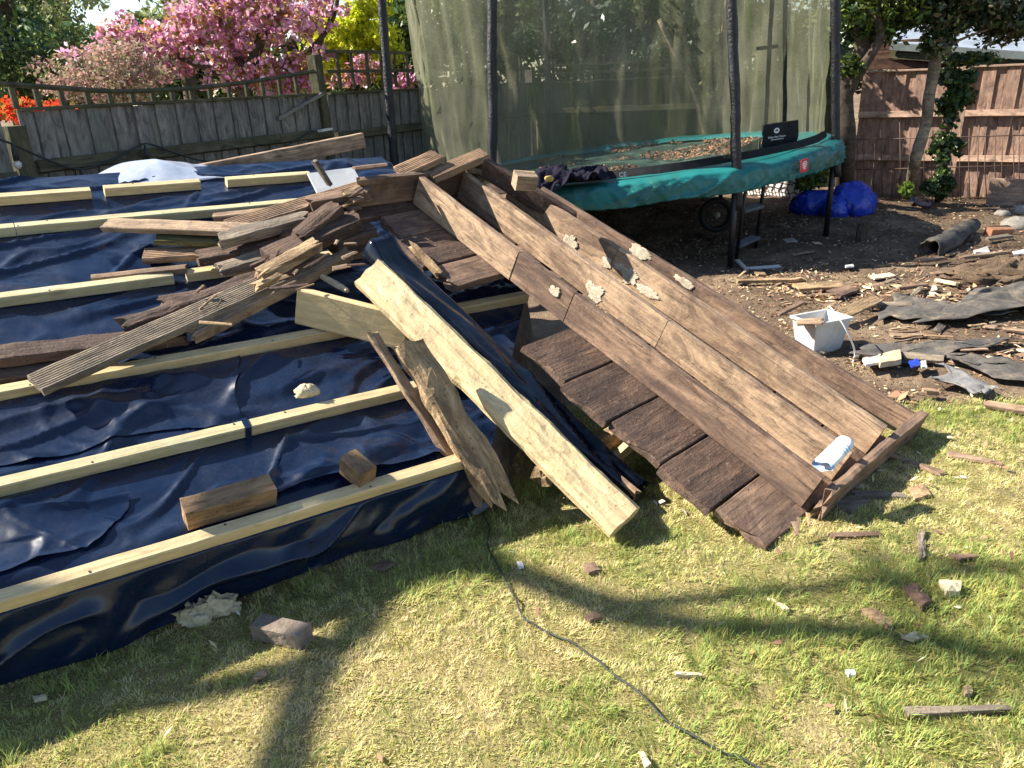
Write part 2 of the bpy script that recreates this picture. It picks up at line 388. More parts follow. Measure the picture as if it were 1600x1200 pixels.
# ------------------------------------------------------------------ ground
rng = np.random.default_rng(7); random.seed(7)
def lawn_back(x): return 3.42 - .10*(x-1.7) + .10*vn(x*3.1, 1.7) + .05*vn(x*11, 4.2)
k = NT('soil'); co = k.coords(False)
n1 = k.noise(co, 1.6, 8, .7); n2 = k.noise(co, 24, 6, .75); n3 = k.noise(co, 90, 3, .7)
c = k.ramp(n1, [(.3, (.07, .047, .034)), (.5, (.15, .105, .072)), (.66, (.31, .235, .155))])
c = k.mix(k.ramp(n2, S(0, .5, .7)), c, (.21, .155, .105)); c = k.mix(k.ramp(n3, S(0, .62, .72)), c, (.30, .22, .15))
M_soil = k.done(k.pbsdf(c, .95, k.bump(k.n('Math', {0: n2, 1: n3}, operation='ADD').outputs[0], .7, .03), .15))
k = NT('lawn_soil'); co = k.coords(False)
n1 = k.noise(co, 2.2, 6, .65); n2 = k.noise(co, 60, 4, .7)
c = k.ramp(n1, [(.35, (.16, .17, .05)), (.6, (.30, .245, .12))]); c = k.mix(k.ramp(n2, S(0, .45, .75)), c, (.13, .105, .05))
M_lawn = k.done(k.pbsdf(c, .95, k.bump(n2, .6, .02), .1))
g = obj('ground', mesh('ground', [(-150, -150, -.09), (150, -150, -.09), (150, 150, -.09), (-150, 150, -.09)], [(0, 1, 2, 3)]), M_soil); lab(g, kind='structure')
def soilfn(u, v):
    x = -7+16*u; y = 2.4+10.6*v
    yb = lawn_back(x); m = np.clip((y-yb)/.5, 0, 1)
    z = -.016 + m*(.035+.05*fbm(x*1.1, y*1.1, seed=3, o=5)+.03*fbm(x*6, y*6, seed=8, o=3))
    z = z + .16*np.exp(-(((x-5.0)/.9)**2+((y-5.1)/.35)**2))       # spoil heap at the right
    return np.stack([x, y, z], 1)
s = grid('bare_soil', soilfn, 220, 150, M_soil); lab(s, kind='structure')
def soil_z(x, y):
    yb = lawn_back(x); m = np.clip((y-yb)/.5, 0, 1)
    return -.016 + m*(.035+.05*fbm(x*1.1, y*1.1, seed=3, o=5)+.03*fbm(x*6, y*6, seed=8, o=3)) + .16*np.exp(-(((x-5.0)/.9)**2+((y-5.1)/.35)**2))
def lawnfn(u, v):
    x = -9+18*u; yb = lawn_back(x); y = -4+(yb+4)*v
    z = .012*fbm(x*1.3, y*1.3, seed=21)-.02*np.clip((v-.985)/.015, 0, 1)
    return np.stack([x, y, z], 1)
s = grid('lawn', lawnfn, 160, 90, M_lawn); lab(s, kind='structure')

# grass blades over the part of the lawn near the camera
def in_view(P, m=1.15):
    d = P-CAM; zc = d@_fw; a = (d@_R)/zc; b = (d@_U)/zc
    return (zc > .1) & (np.abs(a) < 800/FPX*m) & (b > -600/FPX*1.25)
N = 930000
x = rng.uniform(-2.6, 5.2, N); y = rng.uniform(.75, 3.75, N)
keep = (y < lawn_back(x)+rng.normal(0, .05, N))
front = V(-1.52, 1.80)  # deck front line: no grass under the deck
dl = V(.8658, .5004); nl = V(-dl[1], dl[0]); s_ = (np.stack([x, y], 1)-front)@nl
keep &= ~((s_ > .03) & (((np.stack([x, y], 1)-front)@dl) < 1.50))
P = np.stack([x, y, np.zeros(N)], 1); keep &= in_view(P) | (in_view(P, 2.4) & (rng.random(N) < .30))
P = P[keep]; P = P[rng.random(len(P)) < np.clip(1.15-.20*(P[:, 1]-1.2), .5, 1)]
N = len(P)
patch = fbm(P[:, 0]*1.5, P[:, 1]*1.5, seed=31, o=3); patch2 = fbm(P[:, 0]*5.5, P[:, 1]*5.5, seed=41, o=3)
def spot(px, py, r):
    c = G(px, py); return np.exp(-(((P[:, 0]-c[0])**2+(P[:, 1]-c[1])**2)/r**2))
dryf = np.clip(.56+.85*patch+.6*patch2+.35*vn(P[:, 0]*19, P[:, 1]*19, seed=85), 0, 1)
lush = sum(spot(*a) for a in ((1240, 1070, .22), (1180, 1180, .25), (1540, 960, .3), (1480, 640, .22), (1330, 1090, .15), (890, 1160, .18), (700, 900, .2)))
dryf = np.clip(dryf-1.1*lush, 0, 1)
dryf = np.clip(dryf+.9*spot(1280, 1140, .10)+.5*spot(1300, 760, .2)+.4*spot(600, 1090, .4), 0, 1)
bare = spot(1280, 1140, .07)
kp = rng.random(N) > bare*.7
P, patch, dryf = P[kp], patch[kp], dryf[kp]; N = len(P)
dry = rng.random(N) < dryf*.72
ln = rng.uniform(.007, .021, N)*(1+.6*np.clip(-patch, 0, 1))*np.where(dry, .95, 1.0)*(1+.55*np.clip(.35-dryf, 0, 1)*2)
az = 4.5*math.pi*fbm(P[:, 0]*7, P[:, 1]*7, seed=83, o=2)+rng.normal(0, .9, N); ln = ln*(1+.55*vn(P[:, 0]*22, P[:, 1]*22, seed=84)); lean = np.where(dry, rng.uniform(.8, 1.5, N), rng.uniform(.35, 1.35, N))
dr = np.stack([np.cos(az), np.sin(az)], 1); wd = rng.uniform(.0007, .0015, N)
perp = np.stack([-dr[:, 1], dr[:, 0], np.zeros(N)], 1)*wd[:, None]
P[:, 2] = .012*fbm(P[:, 0]*1.3, P[:, 1]*1.3, seed=21)-.002
mid = P+np.stack([dr[:, 0]*ln*.45*np.sin(lean*.6), dr[:, 1]*ln*.45*np.sin(lean*.6), ln*.55*np.cos(lean*.6)], 1)
tip = mid+np.stack([dr[:, 0]*ln*.6*np.sin(lean), dr[:, 1]*ln*.6*np.sin(lean), ln*.5*np.cos(lean)], 1)
tip[:, 2] = np.maximum(tip[:, 2], .004)
vs = np.stack([P-perp, P+perp, mid+perp*.9, mid-perp*.9, tip+perp*.18, tip-perp*.18], 1).reshape(-1, 3)
b = np.arange(N)[:, None]*6
q = np.concatenate([b+np.array([[0, 1, 2, 3]]), b+np.array([[3, 2, 4, 5]])], 0)
gc = np.where(dry[:, None], V(.76, .64, .37), V(.42, .455, .14))*rng.uniform(.75, 1.2, N)[:, None]
gc = gc*(1+np.stack([.15*rng.normal(size=N)*~dry, np.zeros(N), np.zeros(N)], 1))
gc = np.clip(gc+np.where(dry[:, None], 0, 1)*np.clip(dryf-.3, 0, 1)[:, None]*V(.14, .09, .02), 0, 1)
# coarser tufts in the lush patches
T = rng.random(N) < np.clip(.028*(1-dryf*1.6), .0012, 1)
tp_, ta, tl = P[T], az[T], rng.uniform(.030, .060, T.sum()); te = rng.uniform(.3, 1.0, T.sum()); td = np.stack([np.cos(ta), np.sin(ta), 0*ta], 1); tw = np.stack([-np.sin(ta), np.cos(ta), 0*ta], 1)*rng.uniform(.0012, .0024, T.sum())[:, None]
tm = tp_+td*(tl*.4*np.sin(te*.6))[:, None]+V(0, 0, 1)*(tl*.5*np.cos(te*.6))[:, None]; tt_ = tm+td*(tl*.6*np.sin(te*1.3))[:, None]+V(0, 0, 1)*(tl*.35*np.cos(te*1.3))[:, None]
v2 = np.stack([tp_-tw, tp_+tw, tm+tw*.9, tm-tw*.9, tt_+tw*.1, tt_-tw*.1], 1).reshape(-1, 3); b2 = np.arange(T.sum())[:, None]*6+len(vs)
q = np.concatenate([q, b2+np.array([[0, 1, 2, 3]]), b2+np.array([[3, 2, 4, 5]])], 0); vs = np.concatenate([vs, v2]); gc = np.concatenate([gc, V(.29, .39, .10)*rng.uniform(.7, 1.3, T.sum())[:, None]])
gr = obj('lawn_grass', fast_mesh('lawn_grass', vs, q, np.repeat(gc, 6, 0)), M_grass)
lab(gr, 'short patchy green and straw coloured grass of the lawn', 'grass', kind='stuff')

# ------------------------------------------------------------------ sloping deck base with membrane and battens
dd = unit(ray(2715, 114)); DP0 = G(300, 840, .30)
hz = unit(V(-dd[1], dd[0], 0)); SL = math.radians(20)
de = hz*math.cos(SL)+V(0, 0, math.sin(SL)); dn = unit(np.cross(dd, de))
def DK(px, py, w=0.0): return PL(px, py, DP0+dn*w, dn)          # point w above the sloping membrane
def DU(u, v, w=0.0): return DP0+dd*u+de*v+dn*w
def duv(px, py, w=0.0): p = DK(px, py, w)-DP0; return float(p@dd), float(p@de)
deck = empty('sloping_deck_base', DU(0, 0)*V(1, 1, 0), 'low sloping base covered in dark blue-black membrane with pale timber battens', 'deck base')
def umax(v): return 1.08+np.clip(v, 0, 1)*.85
U0 = -2.6
def memb_w(u, v):
    w = -.052+.012*fbm(u*1.6+3, v*3.5, seed=51, o=3)
    a = fbm(u*1.2+.6*v, v*5.0-u*1.3, seed=57, o=2); w = w+.022*(1-np.abs(a)*4.2).clip(0, 1)**1.3
    b = vn(u*3.3-v*2.4+9, v*2.3+u*.9, seed=77); w = w+.014*(1-np.abs(b)*7).clip(0, 1)
    c = vn(u*7.0+v*5, v*4.0-u*2, seed=78); w = w+.006*(1-np.abs(c)*6).clip(0, 1)
    for bv in (0, .45, .92, 1.53, 2.13, 2.44):
        t = np.exp(-((v-bv)/.05)**2); w = w*(1-t)+(-.047)*t
    return w
def deckfn(a, bb):
    # bb 0..0.22: skirt down to the lawn; then up the slope
    sk = .20; v = np.where(bb < sk, 0, (bb-sk)/(1-sk)*2.75)-.03
    um = umax(v); u = U0+(um-U0)*a
    w = memb_w(u, v)
    P = DP0[None]+dd*u[:, None]+de*v[:, None]+dn*w[:, None]
    t = np.clip(1-bb/sk, 0, 1)                       # 0 at the edge .. 1 at the hem
    fold = fbm(u*3.0, t*1.2, seed=61, o=3); hem = fbm(u*2.2+8, 0, seed=63, o=3)
    out = (-hz)[None]*(t**1.5*(.0+.045*hem)+.07*t*fold*(1-.3*t)+.05*np.sin(t*math.pi)*(1-np.abs(vn(u*4.5+t*1.5, t*1.2, seed=5))*3).clip(0, 1)+.03*np.sin(t*math.pi)*vn(u*11+t*2, t*2, seed=6)-.03*t)[:, None]
    zt = P[:, 2]; lift = np.clip(hem-.25, 0, 1)*.10
    znew = zt*(1-t)+(.012+lift)*t
    P = P+out; P[:, 2] = np.where(bb < sk, znew, P[:, 2]); return P
o = grid('membrane', deckfn, 300, 260, M_memb, deck, True, 0, tuple(deck.location))
o['label'] = 'creased blue-black plastic membrane'
def sidefn(a, bb):
    v = -.03+2.75*a; um = umax(v); w = memb_w(um, v)
    P = DP0[None]+dd*um[:, None]+de*v[:, None]+dn*w[:, None]
    P = P+dd[None]*(bb*(.05+.05*fbm(a*9, bb*2, seed=71)))[:, None]; P[:, 2] = P[:, 2]*(1-bb)+.01*bb; return P
grid('membrane', sidefn, 60, 12, M_felt, deck, True, 0, tuple(deck.location))
# overlapping second sheets on the slope
def flap(name, corners, lift, seed, mat, edge_curl=.03):
    c = [np.array(duv(*p)) for p in corners]           # 4 px corners: near-left, near-right, far-right, far-left
    def fn(a, b):
        p = (c[0][None]*(1-a)[:, None]+c[1][None]*a[:, None])*(1-b)[:, None]+(c[3][None]*(1-a)[:, None]+c[2][None]*a[:, None])*b[:, None]
        p = p+.03*np.stack([vn(a*3, b*3, seed=seed), vn(a*3, b*3+9, seed=seed)], 1)*((a*(1-a)*4)[:, None]*0+1)
        e = np.minimum(np.minimum(a, 1-a), np.minimum(b, 1-b))
        w = memb_w(p[:, 0], p[:, 1])+lift+edge_curl*np.clip(1-e/.12, 0, 1)**2*(.5+.5*vn(a*4, b*4, seed=seed+1))+.010*(1-np.abs(vn(a*2.2+b, b*1.5, seed=seed+3))*2.5).clip(0, 1)
        return DP0[None]+dd*p[:, 0:1]+de*p[:, 1:2]+dn*w[:, None]
    grid(name, fn, 60, 40, mat, deck, True, 0, tuple(deck.location))
flap('membrane_overlap', [(-60, 905), (120, 862), (215, 760), (-60, 800)], .006, 5, M_memb, .012)
flap('membrane_overlap', [(-60, 725), (376, 640), (364, 535), (-60, 620)], .004, 9, M_memb, .006)
flap('membrane_overlap', [(395, 770), (700, 700), (680, 640), (440, 680)], .010, 13, M_memb, .02)

def batten(u0, u1, v, mat, seed, dv=0.0, w=.048, h=.047, label=None):
    p0, p1 = DU(u0, v), DU(u1, v+dv)
    o = board('batten', p0, p1, w, h, dn, mat, deck, rough=.0012, seed=seed)
    if label: o['label'] = label
    nm = []
    for i in range(int((u1-u0)/.42)+1):                 # screw heads
        uu = u0+.06+(u1-u0-.12)*(i+.3*random.random())/max(1, int((u1-u0)/.42))
        th = np.linspace(0, 2*math.pi, 7)[:-1]; c0 = np.array([np.array([uu-u0, .012*(-1)**i, .0012])+.0042*V(math.cos(t), math.sin(t), 0) for t in th])
        nm.append((list(c0)+[V(uu-u0, .012*(-1)**i, .0005)], [(j, (j+1) % 6, 6) for j in range(6)]))
    vv, ff = merge(nm); s_ = obj('screw', mesh('screw', vv, ff), M_blacksteel, o, o.matrix_basis.copy())
    s_.matrix_parent_inverse = o.matrix_basis.inverted()
    return o
def upx(px, py): return duv(px, py)[0]
batten(U0+.1, 1.00, 0, M_pine, 1)
batten(U0+.1, upx(381, 660), .445, M_pine_green, 2); batten(upx(388, 658), 1.28, .445, M_pine, 3)
batten(U0+.1, 1.86, .915, M_pine, 4)
batten(U0+.1, upx(276, 428), 1.53, M_pine_green, 5); batten(upx(297, 424), upx(650, 384), 1.53, M_pine, 6)
batten(U0+.1, upx(30, 352), 2.12, M_pine_green, 7); batten(upx(30, 352)+.004, 1.75, 2.12, M_pine_green, 8)
batten(U0+.1, upx(150, 297), 2.44, M_pine, 9); batten(upx(171, 294), upx(320, 283), 2.45, M_pine, 10); batten(upx(360, 278), upx(489, 268), 2.45, M_pine, 11)
# black strap round the joint in the second batten
u_s = upx(384.5, 658)
sv, sf = box_geo(0, 0, 0, .022, .056, .054)
obj('strap', mesh('strap', sv, sf), M_memb, deck, frame(DU(u_s, .445, -.023), dd, de, dn))
# timber frame under the sheet, seen in the gaps at the right-hand end
for i, (v0, u0, u1) in enumerate(((.25, .3, 1.2), (1.2, .6, 1.8), (1.9, .8, 1.8))):
    board('bearer', DU(u0, v0, -.10), DU(u1, v0, -.10), .047, .12, dn, M_old_dark, deck, seed=60+i)

# ------------------------------------------------------------------ overturned old deck panel
PA = G(1195, 862, .02); _a = math.radians(-45); _h = V(math.sin(_a), math.cos(_a), 0); pw = V(math.cos(math.radians(45)), math.sin(math.radians(45)), 0)
pu = _h*math.cos(math.radians(24))+V(0, 0, math.sin(math.radians(24))); pn = np.cross(pw, pu)
def PP(u, w, n=0.0): return PA+pu*u+pw*w+pn*n
def puv(px, py): p = PL(px, py, PA, pn)-PA; return float(p@pu), float(p@pw)
panel = empty('overturned_deck_panel', PA*V(1, 1, 0), 'large broken old deck section lying upside down, brown joists over boards', 'deck panel')
seams = [puv(*q)[0] for q in ((1195, 862), (1115, 795), (1030, 727), (955, 657), (880, 598), (812, 540))]
WR = 1.18
for i in range(5):
    w0 = (0, -.035, -.005, -.025, .01)[i]
    board('deck_board', PP((seams[i]+seams[i+1])/2, w0), PP((seams[i]+seams[i+1])/2, WR+.02*i), seams[i+1]-seams[i]-.006, .034, pn, M_old_dark if i else M_old, panel, rough=.002, edge=.0035, jag=(.035 if i in (0, 1) else .022, .05), seed=80+i, jf=40)
up2 = [puv(*q)[0] for q in ((690, 455), (672, 415), (620, 372), (575, 340), (540, 312))]
for i in range(4):
    w0 = (.015, -.02, .05, -.06)[i]
    board('deck_board', PP((up2[i]+up2[i+1])/2, w0), PP((up2[i]+up2[i+1])/2, WR), abs(up2[i+1]-up2[i])-.006, .034, pn, (M_old, M_old_dark)[i % 2], panel, rough=.002, edge=.0035, jag=(.04, .05), seed=90+i, jf=40)
for i in range(1):   # board carrying on under the joists past the gap
    um = (seams[5]+up2[0])/2
    board('deck_board', PP(um+.03, .36), PP(um+.03, WR), .13, .034, pn, M_old_dark, panel, edge=.006, jag=(.06, .05), seed=97)
UT = puv(604, 321)[0]
JH = .15
def joist(u0, u1, w0, w1, mat, seed, h=JH, lean=0.0, jag=(0, 0), edge=.004, n0=.002):
    top = unit(pn+pw*lean)
    return board('joist', PP(u0, w0)+top*(h+n0), PP(u1, w1)+top*(h+n0), .042, h, top, mat, panel, rough=.0018, edge=edge, jag=jag, seed=seed)
js = [puv(*q)[0] for q in ((793, 440), (873, 507))]
joist(.03, js[1]-.002, .345, .338, M_old, 101, lean=.06); joist(js[1]+.003, js[0]-.002, .338, .34, M_old, 102, lean=.06); joist(js[0]+.004, UT-.03, .337, .345, M_old_light, 103, lean=.06)
jb = .55
joist(.03, .95, .61, .615, M_old_light, 104, lean=.05); joist(.953, UT-.05, .615, .63, M_old_light, 105, lean=.05)
joist(.02, 1.48, .93, .90, M_old_light, 106, lean=.05); joist(1.484, UT-.16, .90, .86, M_old_light, 107, lean=.05, jag=(0, .05), edge=.01)
j4 = joist(-.02, UT-.22, 1.27, 1.06, M_old, 108, h=.10, lean=.12, jag=(0, .01), edge=.008); j4['label'] = 'low outer joist, split and skewed'
# rims at both ends
rim = board('rim_board', PP(-.015, .30, .0)+pn*.13, PP(-.03, WR+.16, .0)+pn*.115, .05, .135, unit(pn+pu*.12), M_old, panel, rough=.003, edge=.012, jag=(.07, .02), seed=110); rim['label'] = 'rotten end board with a splintered corner'
board('rim_board', PP(UT+.03, -.02, .155), PP(UT-.02, .80, .155), .045, .15, unit(pn+pu*-.03), M_old, panel, rough=.002, edge=.012, jag=(.10, .06), seed=111, jf=30)
# splinters and nails
for i, (px, py, L, sd, mt) in enumerate(((1250, 805, .09, 3, M_old_light), (1262, 798, .07, 4, M_rot), (1238, 812, .06, 5, M_old_light))):
    q = G(px, py, .10); board('splinter', q, q+unit(V(-.3+.3*i, -.6, -.9))*L, .018, .006, V(-.3, -1, .4), mt, panel, jag=(.01, .03), edge=.004, seed=120+i)
for i, (u, w) in enumerate(((.25, .5), (.6, .76), (1.0, .48), (1.25, .77), (1.7, .5))):
    p = PP(u, w, .002); tube('nail', [p, p+pn*.05+pw*.01], .0018, M_wire, panel, 5)
board('splinter', PP(UT-.62, .025, .012), PP(UT-.36, .02, .05), .05, .03, unit(pn-pw*.4), M_rot, panel, edge=.016, jag=(.03, .05), seed=125)['label'] = 'rotten orange-brown broken edge'
# crusty white lichen / plaster patches on the joists (thin raised lumps)
def crust(px, py, J, ru, rh, seed):
    (u0, w0), (u1, w1), lean = J; ax = unit(PP(u1, w1)-PP(u0, w0)); top = unit(pn+pw*lean); side = unit(np.cross(ax, top)); side = side if side@(CAM-PP(u0, w0)) > 0 else -side
    d = ray(px, py); p0 = PP(u0, w0)+side*.0212; t = np.dot(p0-CAM, side)/np.dot(d, side); c = CAM+d*t; n = 60
    th = np.linspace(0, 2*math.pi, n, endpoint=False); r = 1+.6*fbm(np.cos(th)*1.5+seed, np.sin(th)*1.5, seed=seed, o=3)+.05*rng.normal(size=n)
    ring = [c+ax*ru*math.cos(a)*q+top*rh*math.sin(a)*q-side*.001 for a, q in zip(th, r)]
    ring2 = [c+ax*ru*math.cos(a)*q*.9+top*rh*math.sin(a)*q*.9+side*(.0022+.0008*float(vn(a*3, seed))) for a, q in zip(th, r)]
    vs = ring+ring2+[c+side*.0026]
    fs = [(i, (i+1) % n, n+(i+1) % n, n+i) for i in range(n)]+[(n+i, n+(i+1) % n, 2*n) for i in range(n)]
    cc = np.array(c); return obj('crust', mesh('crust', [v-cc for v in vs], fs), M_crust, panel, Matrix.Translation(Vector(cc)))
JA, JB, JC, JD = ((.03, .345), (1.0, .338), .06), ((.953, .615), (UT-.05, .63), .05), ((.02, .93), (1.48, .90), .05), ((1.484, .90), (UT-.16, .86), .05)
JE = ((-.02, 1.27), (UT-.22, 1.06), .12)
M_crust = plain('lichen_crust', (.47, .41, .32), .95, .3, 30, .3, .1, (.32, .25, .18))
for a in ((928, 455, JB, .055, .045, 1), (985, 432, JC, .06, .045, 2), (1015, 458, JC, .07, .025, 3), (893, 378, JD, .04, .04, 4), (1000, 395, JE, .06, .03, 5), (866, 455, JA, .03, .022, 6), (1066, 440, JE, .06, .02, 7), (948, 412, JD, .035, .025, 8), (970, 418, JC, .03, .02, 9)):
    crust(*a)

# ------------------------------------------------------------------ the pile of old boards on the slope
def pile(name, a, b, wa, wb, width, thick, mat, label, cat='board', up=None, group='broken timbers heaped on the sloping base', **kw):
    o = board(name, DK(*a, wa), DK(*b, wb), width, thick, dn if up is None else up, mat, None, **kw)
    return lab(o, label, cat, group)
pile('decking_board', (52, 598), (500, 402), .055, .15, .115, .03, M_deck_grey, 'long grey grooved decking board reaching furthest down over the membrane', grooves=9, edge=.004, jag=(.008, .03), seed=201)
pile('rotten_board', (172, 510), (470, 402), .06, .15, .10, .075, M_old_dark, 'knobbly rotten dark board behind the grey grooved board', rough=.010, edge=.024, jag=(.08, .03), seed=202)
pile('old_plank', (-70, 556), (300, 515), .05, .05, .10, .045, M_old_dark, 'dark brown plank entering from the left edge, upper of two', rough=.004, edge=.01, jag=(0, .05), seed=203)
pile('old_plank', (-70, 588), (185, 556), .0, .0, .10, .045, M_old_dark, 'dark brown plank at the left edge beneath the upper one', rough=.004, edge=.01, jag=(0, .05), seed=204)
pile('decking_board', (290, 522), (548, 388), .07, .17, .075, .05, M_deck_pale, 'split orange-topped decking board with dark front edge beside the pale short beam', grooves=3, rough=.004, edge=.012, jag=(.04, .02), seed=205)
pile('wood_chunk', (388, 447), (440, 424), .17, .20, .06, .03, M_rot, 'ragged splintered wood chunk lying on the orange-topped board', 'wood chunk', rough=.008, edge=.02, jag=(.05, .04), seed=206)
pile('old_plank', (415, 396), (560, 332), .20, .29, .115, .065, M_old_dark, 'short dark plank with a lit sawn end, on top of the pile', edge=.006, jag=(.004, .03), seed=207)
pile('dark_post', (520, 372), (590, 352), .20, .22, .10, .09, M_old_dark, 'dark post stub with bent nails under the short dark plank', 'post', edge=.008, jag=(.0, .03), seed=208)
pile('decking_board', (162, 347), (428, 356), .06, .17, .105, .028, M_deck_pale, 'pale pinkish decking board lying flat across the back of the pile', grooves=0, edge=.004, jag=(.012, .004), seed=209)
pile('mossy_board', (238, 368), (460, 376), .05, .13, .09, .03, M_moss, 'green mossy board under the pale pinkish decking board', edge=.008, jag=(.03, .03), seed=210)
pile('decking_board', (222, 396), (420, 384), .0, .07, .11, .03, M_deck, 'brown grooved decking board half hidden beneath the mossy board', grooves=7, edge=.006, jag=(.01, .03), seed=211)
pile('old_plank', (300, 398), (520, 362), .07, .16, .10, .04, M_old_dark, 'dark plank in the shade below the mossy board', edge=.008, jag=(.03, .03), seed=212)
pile('decking_board', (352, 352), (585, 284), .13, .28, .115, .03, M_deck, 'long reddish grooved decking board rising towards the rotten end of the panel', grooves=7, edge=.005, jag=(.01, .02), seed=213)
pile('old_batten', (330, 336), (560, 310), .11, .26, .05, .06, M_old_light, 'light-topped square timber beside the reddish grooved board', edge=.005, jag=(.01, .03), seed=214)
pile('old_plank', (395, 372), (540, 352), .10, .17, .10, .04, M_deck_grey, 'thin grey plank sandwiched between the dark planks', edge=.006, jag=(.01, .03), seed=215)
pile('old_batten', (140, 432), (296, 415), -.01, .02, .045, .03, M_deck, 'thin brown lath lying behind the fourth batten', edge=.004, jag=(.01, .02), seed=216)
pile('grey_stick', (487, 250), (514, 292), .22, .07, .05, .022, M_deck_grey, 'short grey stick leaning on the end of the highest batten', edge=.006, jag=(.02, .01), seed=217, up=V(-.6, -.6, .5))
pile('splintered_strip', (548, 262), (612, 256), .42, .43, .045, .012, M_old, 'thin splintered strip on the top rim of the old panel', rough=.003, edge=.008, jag=(.03, .05), seed=218)
pile('decking_board', (620, 268), (690, 236), .36, .44, .12, .03, M_deck, 'grooved decking board end sticking up behind the panel, left one', grooves=7, edge=.006, jag=(.02, .04), seed=219, up=unit(V(-.3, -.55, .75)))
pile('decking_board', (668, 274), (757, 236), .36, .46, .10, .035, M_deck, 'grooved decking board end sticking up behind the panel, right one', grooves=7, edge=.004, jag=(.02, .006), seed=220, up=unit(V(-.3, -.55, .75)))
pile('rim_timber', (748, 240), (905, 335), .45, .30, .05, .10, M_old_dark, 'dark plank on edge running down behind the panel joists', edge=.006, jag=(.02, .02), seed=221)
pile('grey_board', (725, 256), (790, 266), .38, .38, .09, .03, M_deck_grey, 'grey flat board behind the top rim of the panel', edge=.006, jag=(.02, .02), seed=222)
pile('pale_block', (752, 272), (778, 266), .34, .35, .06, .05, M_pine_green, 'pale wood block wedged behind the top rim of the panel', 'wood block', seed=223)
pile('pale_block', (806, 270), (838, 272), .52, .52, .08, .075, M_deck_pale, 'cream notched wood block beside the dark jacket', 'wood block', seed=224)
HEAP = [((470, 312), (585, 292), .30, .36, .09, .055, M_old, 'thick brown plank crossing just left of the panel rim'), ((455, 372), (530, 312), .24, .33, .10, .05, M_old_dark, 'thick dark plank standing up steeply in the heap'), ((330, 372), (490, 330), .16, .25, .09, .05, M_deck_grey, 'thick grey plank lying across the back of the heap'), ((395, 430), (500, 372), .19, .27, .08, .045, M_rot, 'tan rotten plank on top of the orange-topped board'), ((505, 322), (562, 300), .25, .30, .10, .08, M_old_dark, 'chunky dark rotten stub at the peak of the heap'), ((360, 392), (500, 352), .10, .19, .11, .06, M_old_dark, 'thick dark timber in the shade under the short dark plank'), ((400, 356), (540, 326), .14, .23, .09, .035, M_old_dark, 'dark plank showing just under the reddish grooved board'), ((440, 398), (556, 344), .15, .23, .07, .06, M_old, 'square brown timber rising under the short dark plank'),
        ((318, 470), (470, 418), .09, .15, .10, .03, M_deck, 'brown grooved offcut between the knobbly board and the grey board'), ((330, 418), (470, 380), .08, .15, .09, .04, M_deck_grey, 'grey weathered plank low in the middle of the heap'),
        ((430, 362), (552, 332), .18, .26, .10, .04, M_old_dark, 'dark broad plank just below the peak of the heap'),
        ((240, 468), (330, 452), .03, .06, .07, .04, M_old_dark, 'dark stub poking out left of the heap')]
for i, (a_, b_, wa, wb, wd_, th_, mt, lb) in enumerate(HEAP): pile('old_plank', a_, b_, wa, wb, wd_, th_, mt, lb, rough=.005, edge=.014, jag=(.05, .05), seed=260+i)
for i in range(18):
    px = random.uniform(300, 545); py = 505-.40*(px-220)+random.uniform(-25, 45); w0 = .12+.12*(px-300)/300+random.uniform(0, .06)
    q0 = DK(px, py, w0); a_ = random.uniform(-.5, 1.2); L = random.uniform(.06, .18)
    q1 = q0+dd*L*math.cos(a_)+de*L*math.sin(a_)+dn*random.uniform(-.02, .05)
    lab(board('wood_splinter', q0, q1, random.uniform(.006, .03), .007, unit(dn+.6*V(random.random()-.5, random.random()-.5, 0)), random.choice((M_rot, M_old_light, M_old_dark, M_deck_pale)), None, rough=.003, edge=.006, jag=(.02, .04), seed=280+i), 'small loose splinter caught in the heap of old boards', 'splinter', 'loose splinters in the heap')
# splintered, rotten left end of the panel's top rim
for i in range(9):
    p = PP(UT+.02-.03*(i % 3), -.02+.02*random.random(), .02+.016*i); q = p-pw*random.uniform(.06, .15)+pn*random.uniform(-.03, .03)-pu*random.uniform(0, .05)
    board('splinter', p, q, .03+.02*random.random(), .014, unit(pn+.5*V(random.random()-.5, random.random()-.5, 0)), (M_old_dark, M_rot, M_old)[i % 3], panel, rough=.005, edge=.012, jag=(0, .06), seed=130+i)
# centre beams
pR0, pR1 = DK(468, 450, .15), DK(640, 492, .17)
lab(board('short_beam', pR0, pR1, .05, .155, V(0, 0, 1), M_pine, None, rough=.001, edge=.004, seed=230), 'short clean pale beam standing on edge under the big dirty beam', 'beam')
pB0, pB1 = DK(566, 408, .30), G(980, 812, .10)
bn = unit(np.cross(unit(pB1-pB0), V(.82, .56, .12))); bn = bn if bn[2] > 0 else -bn
bn = unit(bn+V(-.22, -.05, 0))
lab(board('dirty_beam', pB0, pB1, .165, .08, bn, M_beam, None, rough=.005, edge=.012, jag=(.06, .006), seed=231, cham=.022, jf=20), 'long thick pale yellow beam caked with dirt, lower end on the lawn', 'beam')
lab(board('brown_lath', G(884, 680, .22), G(1005, 775, .09), .035, .045, V(-.2, -.2, 1), M_old_light, None, edge=.006, jag=(.02, .05), seed=232), 'brown lath alongside the lower end of the dirty beam', 'board')
pm0, pm1 = DK(590, 385, .29), G(1000, 770, .06)
